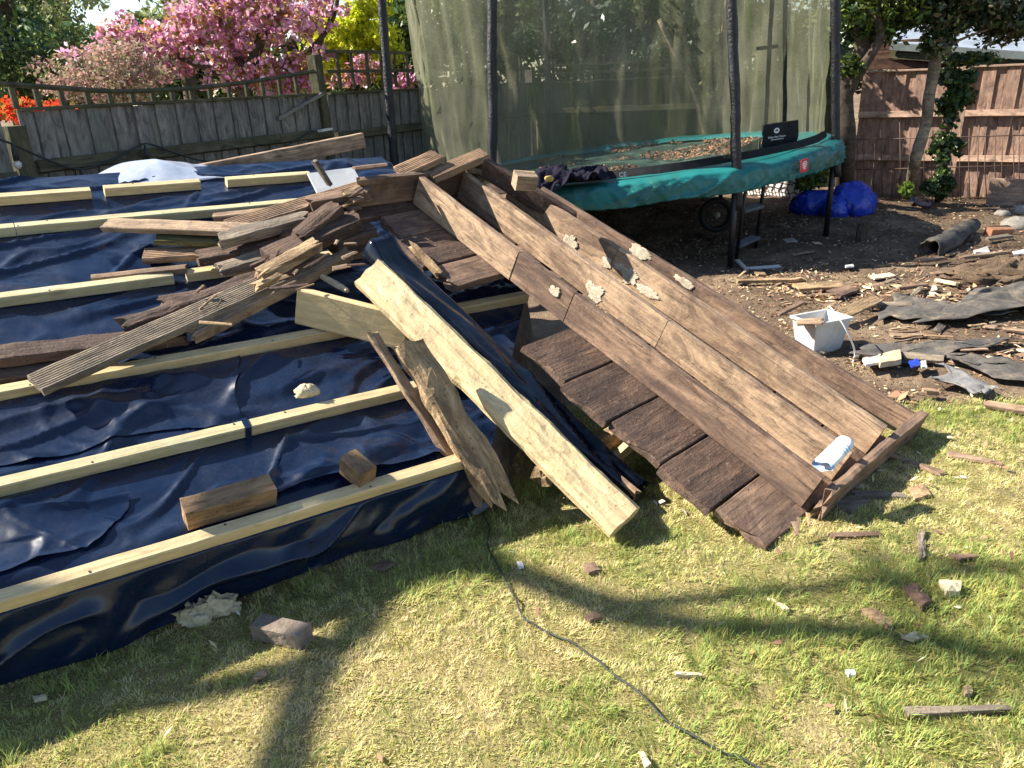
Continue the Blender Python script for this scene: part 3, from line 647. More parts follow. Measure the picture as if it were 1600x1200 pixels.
# membrane-wrapped timber
wr = empty('wrapped_timber', pm1*V(1, 1, 0), 'timber wrapped in shiny dark membrane between the dirty beam and the panel', 'wrapped timber')
board('timber', pm0-V(0, 0, .03), pm1-V(0, 0, .02), .07, .05, V(0, 0, 1), M_old_dark, wr, seed=233)
def wrapfn(a, b):
    p = pm0[None]*(1-a)[:, None]+pm1[None]*a[:, None]; X = unit(pm1-pm0); Yv = unit(np.cross(V(0, 0, 1), X)); Zv = np.cross(X, Yv)
    th = (b-.5)*3.3; wdt = .085*(1-.2*a)+.010*fbm(a*7, b*2, seed=3)
    yy = np.sin(th)*wdt; zz = np.where(np.abs(th) < 1.0, .012, .012-.09*(np.abs(th)-1.0))+.016*(1-np.abs(vn(a*5+b*2, b*4-a*3, seed=6))*3).clip(0, 1)+.008*fbm(a*9, b*4, seed=16)+.05*np.exp(-(a/.05)**2)*np.cos(th)
    return p+Yv*yy[:, None]+Zv*zz[:, None]
grid('membrane_wrap', wrapfn, 60, 24, make_membrane('black_wrap', (.003, .006, .014), .14), wr, True, .0015, tuple(wr.location))
pq1 = G(815, 828, .03); pqm = DK(733, 688, .06); pq0 = pqm+(pqm-pq1)*1.22
qn = unit(np.cross(unit(pq1-pq0), V(.85, .52, 0))); qn = qn if qn[2] > 0 else -qn
lab(board('rotten_plank', pq0, pq1, .165, .05, qn, M_rot, None, rough=.009, edge=.035, jag=(.05, .30), seed=234, jf=26, taper=(1.0, .9)), 'rotten sunlit plank with ragged lower end touching the lawn', 'plank')
pl1 = G(764, 800, .04); plm = DK(678, 666, .05); pl0 = plm+(plm-pl1)*1.12
lab(board('rotten_lath', pl0, pl1, .05, .04, qn, M_old_light, None, rough=.004, edge=.012, jag=(.04, .06), seed=235), 'narrow split lath along the left side of the rotten plank', 'board')
lab(board('log_stub', G(835, 738, .16), G(1010, 640, .18), .075, .075, V(0, 0, 1), M_rot, None, rough=.008, edge=.018, jag=(.05, .02), seed=236), 'grey broken timber end poking out beside the dirty beam', 'timber')
lab(board('loose_batten', G(955, 715, .13), G(1010, 665, .16), .04, .04, V(0, 0, 1), M_pine, None, seed=237), 'short pale batten in the shade beneath the panel', 'batten')
lab(board('pale_offcut', DK(500, 428, .12), DK(545, 452, .15), .03, .02, V(0, 0, 1), M_foam, None, rough=.004, edge=.01, jag=(.02, .02), seed=238), 'cream foam offcut in the dark hollow above the short beam', 'offcut')
for i, (a, b_) in enumerate((((540, 372), (533, 428)), ((545, 392), (512, 400)), ((548, 412), (520, 415)))):
    pass
# blocks on the slope
lab(board('timber_block', DU(upx(290, 815), .095, .045), DU(upx(432, 775), .095, .045), .085, .075, dn, M_block, None, rough=.0025, edge=.004, jag=(.004, .004), seed=240), 'long sawn timber block resting against the lowest batten', 'wood block')
lab(board('timber_block', DU(upx(568, 745), .005, .064), DU(upx(568, 745)-.03, .11, .066), .076, .08, dn, M_block, None, rough=.003, edge=.004, jag=(.002, .004), seed=241), 'small square timber block standing on the lowest batten', 'wood block')
b_ = blob('wood_shaving', DK(480, 618, .0), (.035, .018, .025), M_foam, 7, .6, 3, None, 20, -.4, .3, True); lab(b_, 'pale curled shaving on the second batten', 'shaving')
# grey block on the lawn
q = [G(*p, .055) for p in ((386, 976), (462, 995), (490, 972), (415, 959))]
mid0 = (q[0]+q[3])/2; mid1 = (q[1]+q[2])/2
lab(board('grey_block', mid0+V(0, 0, 0), mid1, float(np.linalg.norm(q[0]-q[3])), .055, V(-.03, 0, 1), M_greyblock, None, rough=.001, edge=.001, seed=242), 'grey stone-like timber block lying on the lawn', 'block')
for i, (px, py, sx, sy, lb) in enumerate(((308, 970, .055, .03, 'cream wool insulation tuft nearer the deck edge'), (342, 958, .065, .03, 'cream wool insulation tuft nearer the grey block'))):
    b_ = blob('insulation_tuft', G(px, py, 0), (sx, sy, .05), M_foam, 40+i, .8, 3.4, None, 48, -.3, .3); lab(b_, lb, 'insulation', 'insulation tufts on the lawn')

# ------------------------------------------------------------------ white sheet, pale board, long plank behind the deck
def sheetfn(a, b):
    px = 135+(372-135)*a; base = np.array([DK(x, 297-.085*(x-135), -.01) for x in px])
    prof = np.interp(a, [0, .16, .35, .56, .78, 1], [.0, .05, .085, .105, .08, .02])
    t = b
    P = base+hz[None]*(.07+.45*t)[:, None]+V(0, 0, 1)[None]*(prof*np.sin(np.minimum(t*1.5, 1)*math.pi/2)*1.15-.02-.5*np.clip(t-.8, 0, 1))[:, None]
    P[:, 2] += .006*fbm(a*3, b*2, seed=8)+.018*(1-np.abs(vn(a*2.6+b*1.5, b*.8, seed=18))*2.5).clip(0, 1)
    return P
o = grid('plastic_sheet', sheetfn, 60, 24, M_plastic, None, True, .001, tuple(DK(240, 300)*V(1, 1, 1))); lab(o, 'crumpled translucent white plastic sheet behind the highest battens', 'plastic sheet')
p_ = DK(490, 285, .0)
lab(board('pale_sheet', DK(488, 286, .03), DK(560, 276, .05), .16, .012, unit(dn+V(0, -.5, 0)), M_white, None, seed=251), 'pale blue-white panel edge behind the pile', 'panel')
lab(board('long_plank', D(285, 262, 4.9), D(564, 208, 5.7), .07, .10, V(0, 0, 1), M_old_light, None, rough=.002, seed=252), 'long new plank resting behind the deck against the grey fence', 'plank')

# ------------------------------------------------------------------ left fence
KC = G(1322, 303)*V(1, 1, 0)                      # corner with the brown fence
FA, FC = D(0, 172, 4.9)*V(1, 1, 0), D(832, 133, 11.5)*V(1, 1, 0)
class Line:
    def __init__(s, a, b): s.dirv = unit(b-a); s.o = a; n = V(s.dirv[1], -s.dirv[0], 0); s.nrm = n if n@(CAM*V(1, 1, 0)-a) > 0 else -n
    def pt(s, px, py): return PL(px, py, s.o, s.nrm)
    def t(s, px, py=160): return float((s.pt(px, py)-s.o)@s.dirv)
    def __call__(s, t, z, off=0.0): return s.o+s.dirv*t+V(0, 0, z)+s.nrm*off
FL, FR = Line(FA, FC), Line(FC, KC+V(-.1, .3, 0))
fnrm = FL.nrm; FP = FL.pt; fs = FL.t; F = FL
ztop = 1.50
s_p = [fs(8), fs(508), fs(832)]
def fence_panel(name, label, pos, s0, s1, mat, railmat, zs, hgt=1.45, thickness=.014, rails=(.35, 1.12), bw=.088, cap=True):
    """close boarded panel from s0 to s1 along the fence line pos"""
    e = empty(name, pos((s0+s1)/2, 0), label, 'fence')
    n = max(1, int(abs(s1-s0)/bw)); step = (s1-s0)/n; base = None
    for i in range(n):
        s = s0+step*(i+.5); z = zs(s)+.006*random.uniform(-1, 1); off = .009 if i % 2 else -.009
        if base is None:
            o = base = board('fence_board', pos(s, z, off), pos(s, z-hgt, off), abs(step)+.012, thickness, pos.nrm, mat, e, rough=.001, seed=300)
        else:
            o = base.copy(); link(o); m = base.matrix_basis.copy(); m.translation = Vector(pos(s, z, off))
            o.matrix_basis = m @ Matrix.Rotation(random.uniform(-.008, .008), 4, 'Z')
    for r in rails:
        board('rail', pos(s0, zs(s0)-r, .06), pos(s1, zs(s1)-r, .06), .075, .055, unit(pos.nrm+V(0, 0, .25)), railmat, e, rough=.002, seed=310)
    if cap: board('capping', pos(s0, zs(s0)+.022, .005), pos(s1, zs(s1)+.022, .005), .05, .022, V(0, 0, 1), railmat, e, rough=.0015, seed=312)
    return e
def balusters(e, pos, s_list, z0, ztops, bw=.034, mat=None):
    for s, zt in zip(s_list, ztops): board('baluster', pos(s, z0+.02, .0), pos(s, zt, .0), bw, .022, pos.nrm, mat or M_fence_moss_shade, e, seed=320)
eA = fence_panel('board_fence', 'grey weathered board fence with curved ladder trellis, far left', FL, s_p[0]+.07, s_p[1]-.06, M_fence_grey, M_fence_moss_shade, lambda s: ztop, rails=(.32, 1.0))
fence_panel('board_fence', 'sliver of grey board fence left of the mossy post', FL, s_p[0]-2.2, s_p[0]-.07, M_fence_grey, M_fence_moss_shade, lambda s: ztop-.05, rails=(.32, 1.0))
bx = [25, 62, 100, 140, 175, 210, 242, 273, 303, 332, 362, 390, 415, 442, 468]
top_px = [(0, 131), (30, 133), (100, 138), (180, 143), (250, 141), (320, 136), (390, 128), (440, 120), (500, 110)]
def toprail_z(x_): return FP(x_, float(np.interp(x_, [p[0] for p in top_px], [p[1] for p in top_px])))[2]
balusters(eA, FL, [fs(x_, 160) for x_ in bx], 1.50, [toprail_z(x_)-.012 for x_ in bx])
rp = smooth_pts([FP(*p) for p in [(-40, 128)]+top_px], 3)
vv, ff = tube_geo(rp-rp[0], .016, 4); obj('trellis_rail', mesh('trellis_rail', vv, ff), M_fence_moss_shade, eA, Matrix.Translation(Vector(rp[0])))
board('brace', FP(432, 186)+fnrm*.03, FP(500, 146)+fnrm*.05, .03, .02, fnrm, M_fence_grey, eA, seed=330)
eB = fence_panel('board_fence', 'grey board fence with square trellis beside the trampoline pole', FL, s_p[1]+.06, s_p[2]-.06, M_fence_grey, M_fence_moss_shade, lambda s: ztop, rails=(.36, 1.0))
bxB = [535, 556, 580, 602, 622, 641, 662, 685, 708, 730, 752, 774, 796, 815]
balusters(eB, FL, [fs(x_, 150) for x_ in bxB], 1.52, [1.88]*len(bxB))
for z_ in (1.70, 1.87): board('trellis_rail', F(s_p[1]+.06, z_, .02), F(s_p[2]-.06, z_, .02), .03, .018, fnrm, M_fence_moss_shade, eB, seed=331)
eC = fence_panel('board_fence', 'shade-darkened board fence with picket topping seen through the net', FR, .06, FR.t(1320), M_fence_moss_shade, M_fence_moss_shade, lambda s: ztop, rails=(.36, 1.0), bw=.12)  # boards take the dark moss material, so their shade is in the colour
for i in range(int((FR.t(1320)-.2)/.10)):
    s_ = .1+i*.10; board('picket', FR(s_, 1.52, .01), FR(s_, 1.80+.03*math.sin(i*1.7), .01), .055, .015, FR.nrm, M_fence_moss_shade, eC, taper=(1, .55), seed=333)
for z_ in (1.62, 1.72): board('trellis_rail', FR(.06, z_, .03), FR(FR.t(1320), z_, .03), .03, .018, FR.nrm, M_fence_moss_shade, eC, seed=334)
def post(px, zt, w, label, mat=M_fence_grey, lean=0.0):
    s = fs(px); o = board('fence_post', F(s, zt, .03)-FL.dirv*lean, F(s, -.05, .03), w, w, fnrm, mat, None, rough=.003, edge=.006, seed=int(px)); lab(o, label, 'fence post'); return o
post(12, 1.42, .12, 'mossy fence post at the left edge of the picture', M_fence_moss_shade)
post(508, 1.84, .10, 'tall grey-green fence post beside the pink blossom', M_fence_moss_shade, .05)
post(832, 1.72, .11, 'fence post seen through the trampoline net', M_fence_grey)
# small white packet on the fence rail
lab(board('paper_packet', FP(483, 203)+fnrm*.12, FP(500, 200)+fnrm*.12, .05, .02, V(-.3, -.5, .8), M_paper, None, seed=341), 'small white packet on the grey fence rail', 'packet')
# string lights
sp = smooth_pts([FP(-30, 215)+fnrm*.1, FP(0, 224)+fnrm*.1, FP(55, 248)+fnrm*.1, FP(108, 264)+fnrm*.1, FP(160, 250)+fnrm*.1, FP(203, 227)+fnrm*.1, FP(222, 226)+fnrm*.1, FP(262, 240)+fnrm*.1, FP(310, 252)+fnrm*.1, FP(370, 246)+fnrm*.1, FP(425, 232)+fnrm*.1, FP(470, 206)+fnrm*.1], 6)
sl_ = empty('string_lights', F(fs(108), 0, .1), 'black festoon cable with bulbs sagging along the grey fence', 'string lights')
tube('cable', sp, .007, M_cable, sl_, 6)
for px, py in ((110, 264), (211, 227), (3, 224)):
    p = FP(px, py)+fnrm*.1; tube('bulb_socket', [p, p-V(0, 0, .05), p-V(0, 0, .10)], [.008, .016, .018], M_cable, sl_, 8)
    tube('bulb', [p-V(0, 0, .10), p-V(0, 0, .115), p-V(0, 0, .135), p-V(0, 0, .15)], [.012, .022, .02, .004], M_bulb, sl_, 10)

# ------------------------------------------------------------------ right fence
RA = math.radians(123); rd = V(math.sin(RA), math.cos(RA), 0); rn = V(-rd[1], rd[0], 0); rn = -rn if rn[1] > 0 else rn
rf = Line(KC, KC+rd*3)
rn = rf.nrm
def rt(px, py=200): p = PL(px, py, KC, rn); return float((p-KC)@rd)
def rz(px, py): return float(PL(px, py, KC, rn)[2])
t_post = rt(1497)
for (t0, t1, lb) in ((.05, t_post-.05, 'sunlit reddish-brown board fence panel behind the leaning pale trunk'), (t_post+.05, t_post+3.4, 'sunlit reddish-brown board fence panel at the right edge')):
    zt = rz(1400, 112) if t0 < 1 else rz(1560, 104)
    e = fence_panel('board_fence', lb, rf, t0, t1, M_fence_red, M_fence_rail, lambda s, z=zt: z, hgt=zt+.05, rails=(zt-rz(1540, 176), zt-rz(1540, 247)), bw=.118)
o = board('fence_post', rf(t_post, 1.5, .04), rf(t_post, -.05, .04), .1, .1, rn, M_fence_rail, None, seed=350); lab(o, 'brown fence post behind the ivy column', 'fence post')
# rusty wire panel in front of the right fence
wp = empty('wire_panel', rf(rt(1470, 300), 0, .35), 'rusty thin wire fence panel in front of the brown fence', 'wire fence')
def rw(px, py, off=.35): return PL(px, py, KC+rn*off, rn)
for y0 in (215, 262): tube('wire', [rw(1336, y0+3), rw(1470, y0), rw(1640, y0-5)], .006, M_wire, wp, 5)
for i in range(22):
    x0 = 1338+i*13.5+random.uniform(-3, 3); tube('wire', [rw(x0, 212+random.uniform(-22, 2)), rw(x0+random.uniform(-2, 2), 262), rw(x0+random.uniform(-3, 3), 312)], .0055, M_wire, wp, 5)
# low white wall with wire lattice under the trampoline
ww = empty('white_wall', D(1205, 308, 9.35)*V(1, 1, 0), 'low white wall with dark wire lattice seen beneath the trampoline', 'wall')
a0, a1 = D(1150, 300, 10.35)*V(1, 1, 0), D(1262, 300, 9.75)*V(1, 1, 0)
board('wall', a0+V(0, 0, .70), a1+V(0, 0, .70), .10, .75, V(0, 0, 1), M_render, ww, rough=.002, seed=351)
wdir = unit(a1-a0); wnn = V(wdir[1], -wdir[0], 0); wl = np.linalg.norm(a1-a0)
for i in range(11):
    s = wl*(i+.5)/11; tube('lattice_wire', [a0+wdir*(s+.02*math.sin(j*1.6))+wnn*.08+V(0, 0, .01+j*.05) for j in range(15)], .006, M_wire, ww, 4)
for i in range(6):
    tube('lattice_wire', [a0+wdir*(wl*j/14)+wnn*.085+V(0, 0, .10+i*.11+.012*math.sin(j*2.2)) for j in range(15)], .006, M_wire, ww, 4)
# shed behind the right fence
sh = empty('garden_shed', rf(1.5, 0, -1.5), 'dark shed with pale blue-grey felt roof behind the brown fence', 'shed')
def RB(px, py, off): return PL(px, py, KC-rn*off, rn)
gl, gr_ = RB(1362, 100, 1.0), RB(1452, 92, 1.0)
# near gable wall boards
for i in range(8):
    z0 = .95+.12*i; board('wall_board', V(gl[0]-.1, gl[1], z0), V(gr_[0]+.1, gr_[1], z0), .115, .02, rn, M_shedwall, sh, seed=355)
p1_, p2_ = RB(1385, 42, 1.0), RB(1660, 62, 1.0); q1_, q2_ = p1_-rn*2.2+V(0, 0, .35), p2_-rn*2.2+V(0, 0, .35)
lo1, lo2 = RB(1392, 66, .95), RB(1660, 84, .95)
me = mesh('roof', [lo1, lo2, lo2-rn*2.2+V(0, 0, .75), lo1-rn*2.2+V(0, 0, .75), lo1-V(0, 0, .04), lo2-V(0, 0, .04), lo2-rn*2.2+V(0, 0, .71), lo1-rn*2.2+V(0, 0, .71)], [(0, 1, 2, 3), (4, 7, 6, 5), (0, 4, 5, 1), (1, 5, 6, 2), (2, 6, 7, 3), (3, 7, 4, 0)])
obj('roof', me, M_roof, sh)
board('fascia', lo1+rn*.03-V(0, 0, .05), lo2+rn*.03-V(0, 0, .05), .09, .02, rn, M_fascia, sh, seed=356)
board('fascia', lo1-rn*.02-V(0, 0, .15), lo2-rn*.02-V(0, 0, .15), .09, .02, rn, M_fence_moss_shade, sh, seed=357)
for i in range(7): board('wall_board', V(lo1[0], lo1[1], lo1[2]-.26-.12*i)-rn*.15, V(lo2[0], lo2[1], lo2[2]-.26-.12*i)-rn*.15, .115, .02, rn, M_shedwall, sh, seed=358)

# ------------------------------------------------------------------ trampoline
TC = V(1.2, 8.3); TR = 2.08
def tz(x, y): return .83+.085*(x-1.86)-.02*(y-6.33)
tramp = empty('trampoline', (TC[0], TC[1], 0), 'round trampoline with teal padding, dark poles and a green enclosure net', 'trampoline')
def ringP(a, r, z): 
    x = TC[0]+r*np.cos(a); y = TC[1]+r*np.sin(a); return np.stack([x, y, tz(x, y)+z], -1)
def matfn(u, v):
    a = u*2*math.pi; r = 1.92*v; P = ringP(a, r, -.01); P[:, 2] += .012*fbm(P[:, 0]*2, P[:, 1]*2, seed=4)-.04*(1-v**2); return P
grid('jumping_mat', matfn, 64, 16, M_mat, tramp, True, 0, tuple(tramp.location))
prof = np.array([(1.70, -.005), (1.74, .025), (1.84, .035), (1.96, .035), (2.07, .03), (2.14, .01), (2.165, -.03), (2.17, -.08), (2.165, -.125), (2.15, -.165), (2.11, -.17)])
def padfn(u, v):
    a = u*2*math.pi; r = np.interp(v, np.linspace(0, 1, len(prof)), prof[:, 0]); z = np.interp(v, np.linspace(0, 1, len(prof)), prof[:, 1])
    wr_ = np.clip((v-.3)/.4, 0, 1); w = .010*fbm(a*34, v*2.5+a*4, seed=12, o=3)+.030*(1-np.abs(vn(a*21+v*9, v*1.2-a*2, seed=13))*5.0).clip(0, 1)+.022*(1-np.abs(vn(a*57-v*9, v*1.5, seed=17))*4.0).clip(0, 1)
    r = r+w*wr_; z = z+.02*fbm(a*5, v*2, seed=14)-.05*wr_*np.clip(vn(a*2.2+4, 0, seed=15), 0, 1)
    return ringP(a, r, z)
grid('safety_pad', padfn, 640, 30, M_teal, tramp, True, 0, tuple(tramp.location))
a = np.linspace(0, 2*math.pi, 49); tube('frame_ring', ringP(a, np.full(49, 2.0), np.full(49, -.06)), .025, M_blacksteel, tramp, 8)
# dark sleeve band between pad and net at the front
def bandfn(u, v):
    a = np.radians(-150+130*u); r = 2.02-.03*v+.01*vn(a*9, v); return ringP(a, r, .045+.06*v)
o = grid('net_hem', bandfn, 80, 4, M_black, tramp, True, 0, tuple(tramp.location)); o['label'] = 'dark lower hem of the net'
POLE_TOP = {-71.5: 1144, -24: 1304, -128: 768, 172: 597}
pole_a = [-71.5, -24, -128, 172, 106, 44]
for i, pa in enumerate(pole_a):
    a = math.radians(pa); r0 = 2.10 if pa != 172 else 2.42
    c0 = TC+V(math.cos(a), math.sin(a))*r0
    if pa == 172: c0 = D(614, 240, 7.6)[:2]
    zr = tz(*c0)
    foot = V(c0[0], c0[1], 0)
    tube('leg', [foot, foot+V(0, 0, zr-.05)], .026, M_blacksteel, tramp, 10)
    zz = np.linspace(zr-.33 if pa != 172 else .2, 3.0, 40); out = .10*((zz-zz[0])/2.6)*(1.0 if pa in (172,) else .45)
    if pa == 172: out = -.02+.16*np.clip((zz-zz[0])/1.3, 0, 1)**.7
    pts = np.stack([c0[0]+math.cos(a)*out+.012*vn(zz*3, i), c0[1]+math.sin(a)*out, zz], 1)
    if pa in POLE_TOP:
        tpx = D(POLE_TOP[pa], 0, c0[1]); t_ = (zz-zr)/(tpx[2]-zr); pts = np.stack([c0[0]+(tpx[0]-c0[0])*t_+.010*vn(zz*3, i), c0[1]+0*zz, zz], 1)
    tube('pole', pts, .040+.004*vn(zz*14, i*3.1), M_foamsleeve, tramp, 12, .10, i)
net_a = np.radians(np.array(sorted([p % 360 for p in pole_a+[0, 140, 75, 208]])))
k = NT('enclosure_net'); co = k.coords(False)
n1 = k.noise(co, 2.2, 5, .65); n2 = k.noise(co, 1.0, 4, .6, (9, 9, .5))
c = k.mix(k.ramp(n1, S(0, .35, .7)), (.17, .175, .12), (.25, .25, .18)); c = k.mix(k.ramp(n2, S(0, .5, .75)), c, (.15, .18, .075))
df = k.n('BsdfDiffuse', {0: c}).outputs[0]; tl = k.n('BsdfTranslucent', {0: c}).outputs[0]
cloth = k.n('MixShader', {0: .15, 1: df, 2: tl}).outputs[0]
al = k.n('MapRange', {0: n1, 1: .3, 2: .75, 3: .30, 4: .50}).outputs[0]
M_net = k.done(k.n('MixShader', {0: al, 1: k.n('BsdfTransparent').outputs[0], 2: cloth}).outputs[0])
def netfn(u, v):
    a = u*2*math.pi; ext = np.concatenate([[net_a[-1]-2*math.pi], net_a, [net_a[0]+2*math.pi]])
    i = np.clip(np.searchsorted(ext, a, 'right')-1, 0, len(ext)-2); a0, a1 = ext[i], ext[i+1]; t = (a-a0)/(a1-a0)
    R = 1.97; x = R*(np.cos(a0)*(1-t)+np.cos(a1)*t); y = R*(np.sin(a0)*(1-t)+np.sin(a1)*t)
    x = TC[0]+x; y = TC[1]+y
    wv = .04*fbm(a*9, v*2.0, seed=22)+.05*(1-np.abs(vn(a*12+v*1.8, v*1.2, seed=23))*3).clip(0, 1)*(1-v*.4)+.02*(1-np.abs(vn(a*31-v*1.4, v*1.6, seed=24))*3).clip(0, 1)
    x = x+np.cos(a)*wv; y = y+np.sin(a)*wv
    zb = tz(x, y)+.03; z = zb+(2.85-zb)*v; return np.stack([x-.075*(z-zb), y, z], 1)
o = grid('enclosure_net', netfn, 300, 30, M_net, tramp, True, 0, tuple(tramp.location)); o['label'] = 'algae-stained green see-through net'
# door straps
for (px0, px1) in ((1204, 1196), (1223, 1226)):
    p0 = D(px0+4, -30, 7.0); p1 = D(px1, 200, 6.95); board('door_strap', p0, p1, .035, .01, V(-.2, -1, .1), M_black, tramp, rough=.004, seed=361)
p0, p1 = D(1182, 76, 6.95), D(1216, 72, 6.95); board('door_strap', p0, p1, .03, .01, V(-.2, -1, .1), M_black, tramp, seed=362)
# ladder
ld = empty('trampoline_ladder', G(1160, 410)*V(1, 1, 0), 'black two-step ladder hooked onto the trampoline front', 'ladder')
l0a, l0b = D(1168, 275, 6.35), G(1150, 408)+V(0, 0, .0); l1a, l1b = D(1196, 272, 6.5), G(1180, 392)
tube('rail', [l0a, l0b], .016, M_blacksteel, ld, 8); tube('rail', [l1a, l1b], .016, M_blacksteel, ld, 8)
for t in (.36, .78):
    s0 = l0a+(l0b-l0a)*t; s1 = l1a+(l1b-l1a)*t; board('step', s0, s1, .07, .03, V(-.1, -.6, .8), M_stepgrey, ld, seed=365)
# black bag with print hanging on the entrance
bgp = D(1222, 222, 6.9)
bag = empty('ladder_bag', bgp*V(1, 1, 0), 'black fabric flap with white round logo on the trampoline entrance', 'bag')
bx_, by_ = unit(V(1, .35, .06)), V(0, 0, 1); bz_ = unit(np.cross(bx_, by_)); bz_ = bz_ if bz_[1] < 0 else -bz_
bag0 = D(1190, 195, 6.80)
def bagfn(u, v):
    P = bag0[None]+bx_[None]*(.37*u)[:, None]-by_[None]*(.20*v)[:, None]; P += bz_[None]*(.015*fbm(u*4, v*3, seed=3)+.02*np.sin(v*3))[:, None]; return P
grid('fabric', bagfn, 20, 12, M_black, bag, True, .004, tuple(bag.location))
def bag2fn(u, v):
    P = bag0[None]-bx_[None]*(.22*(1-u))[:, None]-by_[None]*((.10+.05*(1-u))+.15*v*(.6+.4*u))[:, None]; P += bz_[None]*(.05*(1-u)+.02*fbm(u*4, v*3, seed=5))[:, None]; return P
grid('fabric', bag2fn, 14, 10, M_black, bag, True, .004, tuple(bag.location))
bm_ = frame(bag0+bx_*.13-by_*.085+bz_*.04, bx_, np.cross(bz_, bx_), bz_)
th = np.linspace(0, 2*math.pi, 25)[:-1]; vs = [(.028*math.cos(t), .026+.022*math.sin(t), 0) for t in th]+[(.015*math.cos(t), .026+.010*math.sin(t), 0) for t in th]
obj('logo', mesh('logo', vs+[(-.008, .026, 0), (.0, .016, 0), (.009, .030, 0), (0, .022, 0)], [(i, (i+1) % 24, 24+(i+1) % 24, 24+i) for i in range(24)]+[(48, 49, 50, 51)]), M_labelwhite, bag, bm_)
text('lettering', 'Safety Net Deluxe', .024, bm_ @ Matrix.Translation((.004, -.025, 0)), M_labelwhite, bag)
vs, fs_ = box_geo(.008, -.046, 0, .13, .004, .0006); obj('lettering', mesh('lettering', vs, fs_), M_labelwhite, bag, bm_)
# red maker's label on the pad skirt
ra = math.radians(-45); rp_ = D(1228, 261, 6.62); rx = unit(V(.80, .55, .10)); rz_ = unit(np.cross(rx, V(0, 0, 1))); ry = np.cross(rz_, rx)
a_l = math.atan2(rp_[1]-TC[1], rp_[0]-TC[0]); lp = ringP(np.array([a_l]), np.array([2.225]), np.array([-.07]))[0]
rx = unit(V(-math.sin(a_l), math.cos(a_l), .09)); rz_ = V(math.cos(a_l), math.sin(a_l), 0); ry = unit(np.cross(rz_, rx)); ML = frame(lp, rx, ry, rz_)
vs, fs_ = box_geo(0, 0, 0, .10, .105, .003); obj('label', mesh('label', vs, fs_), M_red, tramp, ML)['label'] = 'small red label on the teal skirt'
vs, fs_ = merge([box_geo(0, y_, .002, w_, .009, .001) for y_, w_ in ((.032, .05), (.018, .066), (.004, .058), (-.010, .05), (-.024, .03))]); obj('label_print', mesh('label_print', vs, fs_), M_labelwhite, tramp, ML)
a_c = math.radians(-97); cp = ringP(np.array([a_c]), np.array([2.055]), np.array([.07]))[0]; cx_ = unit(V(-math.sin(a_c), math.cos(a_c), .1)); cz_ = V(math.cos(a_c), math.sin(a_c), 0)
text('lettering', 'CE', .05, frame(cp, cx_, np.cross(cz_, cx_), cz_), M_labelwhite, tramp)
# leaf litter on the mat
def litter(name, P, size, pal, label, cat, flat=.5):
    N = len(P); az = rng.uniform(0, 2*math.pi, N); ln = rng.uniform(.5, 1.3, N)*size; wd = ln*rng.uniform(.12, .5, N); el = rng.normal(0, flat, N)*.6
    d = np.stack([np.cos(az)*np.cos(el), np.sin(az)*np.cos(el), np.sin(el)], 1)*ln[:, None]/2
    p = np.stack([-np.sin(az), np.cos(az), rng.normal(0, .3, N)], 1)*wd[:, None]/2
    up_ = np.stack([np.zeros(N), np.zeros(N), np.abs(d[:, 2])+np.abs(p[:, 2])+.001], 1)
    c = P+up_
    vs = np.stack([c-d, c+p+d*.1, c+d, c-p-d*.1], 1).reshape(-1, 3); b = np.arange(N)[:, None]*4
    col = np.array(pal)[rng.integers(0, len(pal), N)]*rng.uniform(.7, 1.25, N)[:, None]
    o = obj(name, fast_mesh(name, vs, b+np.array([[0, 1, 2, 3]]), np.repeat(col, 4, 0)), M_chip); return lab(o, label, cat, kind='stuff')
N = 14000; a = rng.uniform(0, 2*math.pi, N); r = 1.9*np.sqrt(rng.random(N)); x = TC[0]+r*np.cos(a); y = TC[1]+r*np.sin(a)
m = fbm(x*2.0, y*1.3, seed=91)+.45*np.exp(-((x-1.9)**2+(y-8)**2)/2.5) > .10; x, y = x[m], y[m]
litter('leaf_litter', np.stack([x, y, tz(x, y)-.04*(1-((x-TC[0])**2+(y-TC[1])**2)/3.7)], 1), .055, [(.26, .13, .07), (.36, .20, .11), (.16, .08, .05), (.42, .27, .17), (.10, .06, .04)], 'brown fallen leaves and twigs on the trampoline mat', 'leaves')
# jacket on the pad
jc = ringP(np.array([math.radians(-116)]), np.array([2.05]), np.array([.05]))[0]
jk = empty('dark_jacket', jc*V(1, 1, 0), 'crumpled dark navy jacket draped over the teal pad', 'jacket')
jd = unit(V(1, .08, .05)); jy = unit(V(-.1, 1, 0))
j0 = D(836, 285, 6.3)
def jfn(u, v):
    x = -.05+.62*u; y = -.18+.36*v
    nz = .07*(1-np.abs(fbm(u*5, v*4, seed=5, o=4))*2.2).clip(0, 1)+.05*np.exp(-((u-.33)/.2)**2)
    drop = -np.clip(.30-v, 0, 1)*1.1*np.clip(.55-u, 0, 1)*1.3
    edge = .05*fbm(u*4, v*4, seed=9)
    return j0[None]+jd[None]*(x+edge)[:, None]+jy[None]*(y+edge)[:, None]+V(0, 0, 1)[None]*(nz+drop+.0)[:, None]
grid('fabric', jfn, 50, 34, M_cloth, jk, True, .01, tuple(jk.location))
pp = D(858, 284, 6.02); blob('patch', pp, (.035, .012, .026), M_tan, 3, .3, 2, jk, 18, -.8, .2)
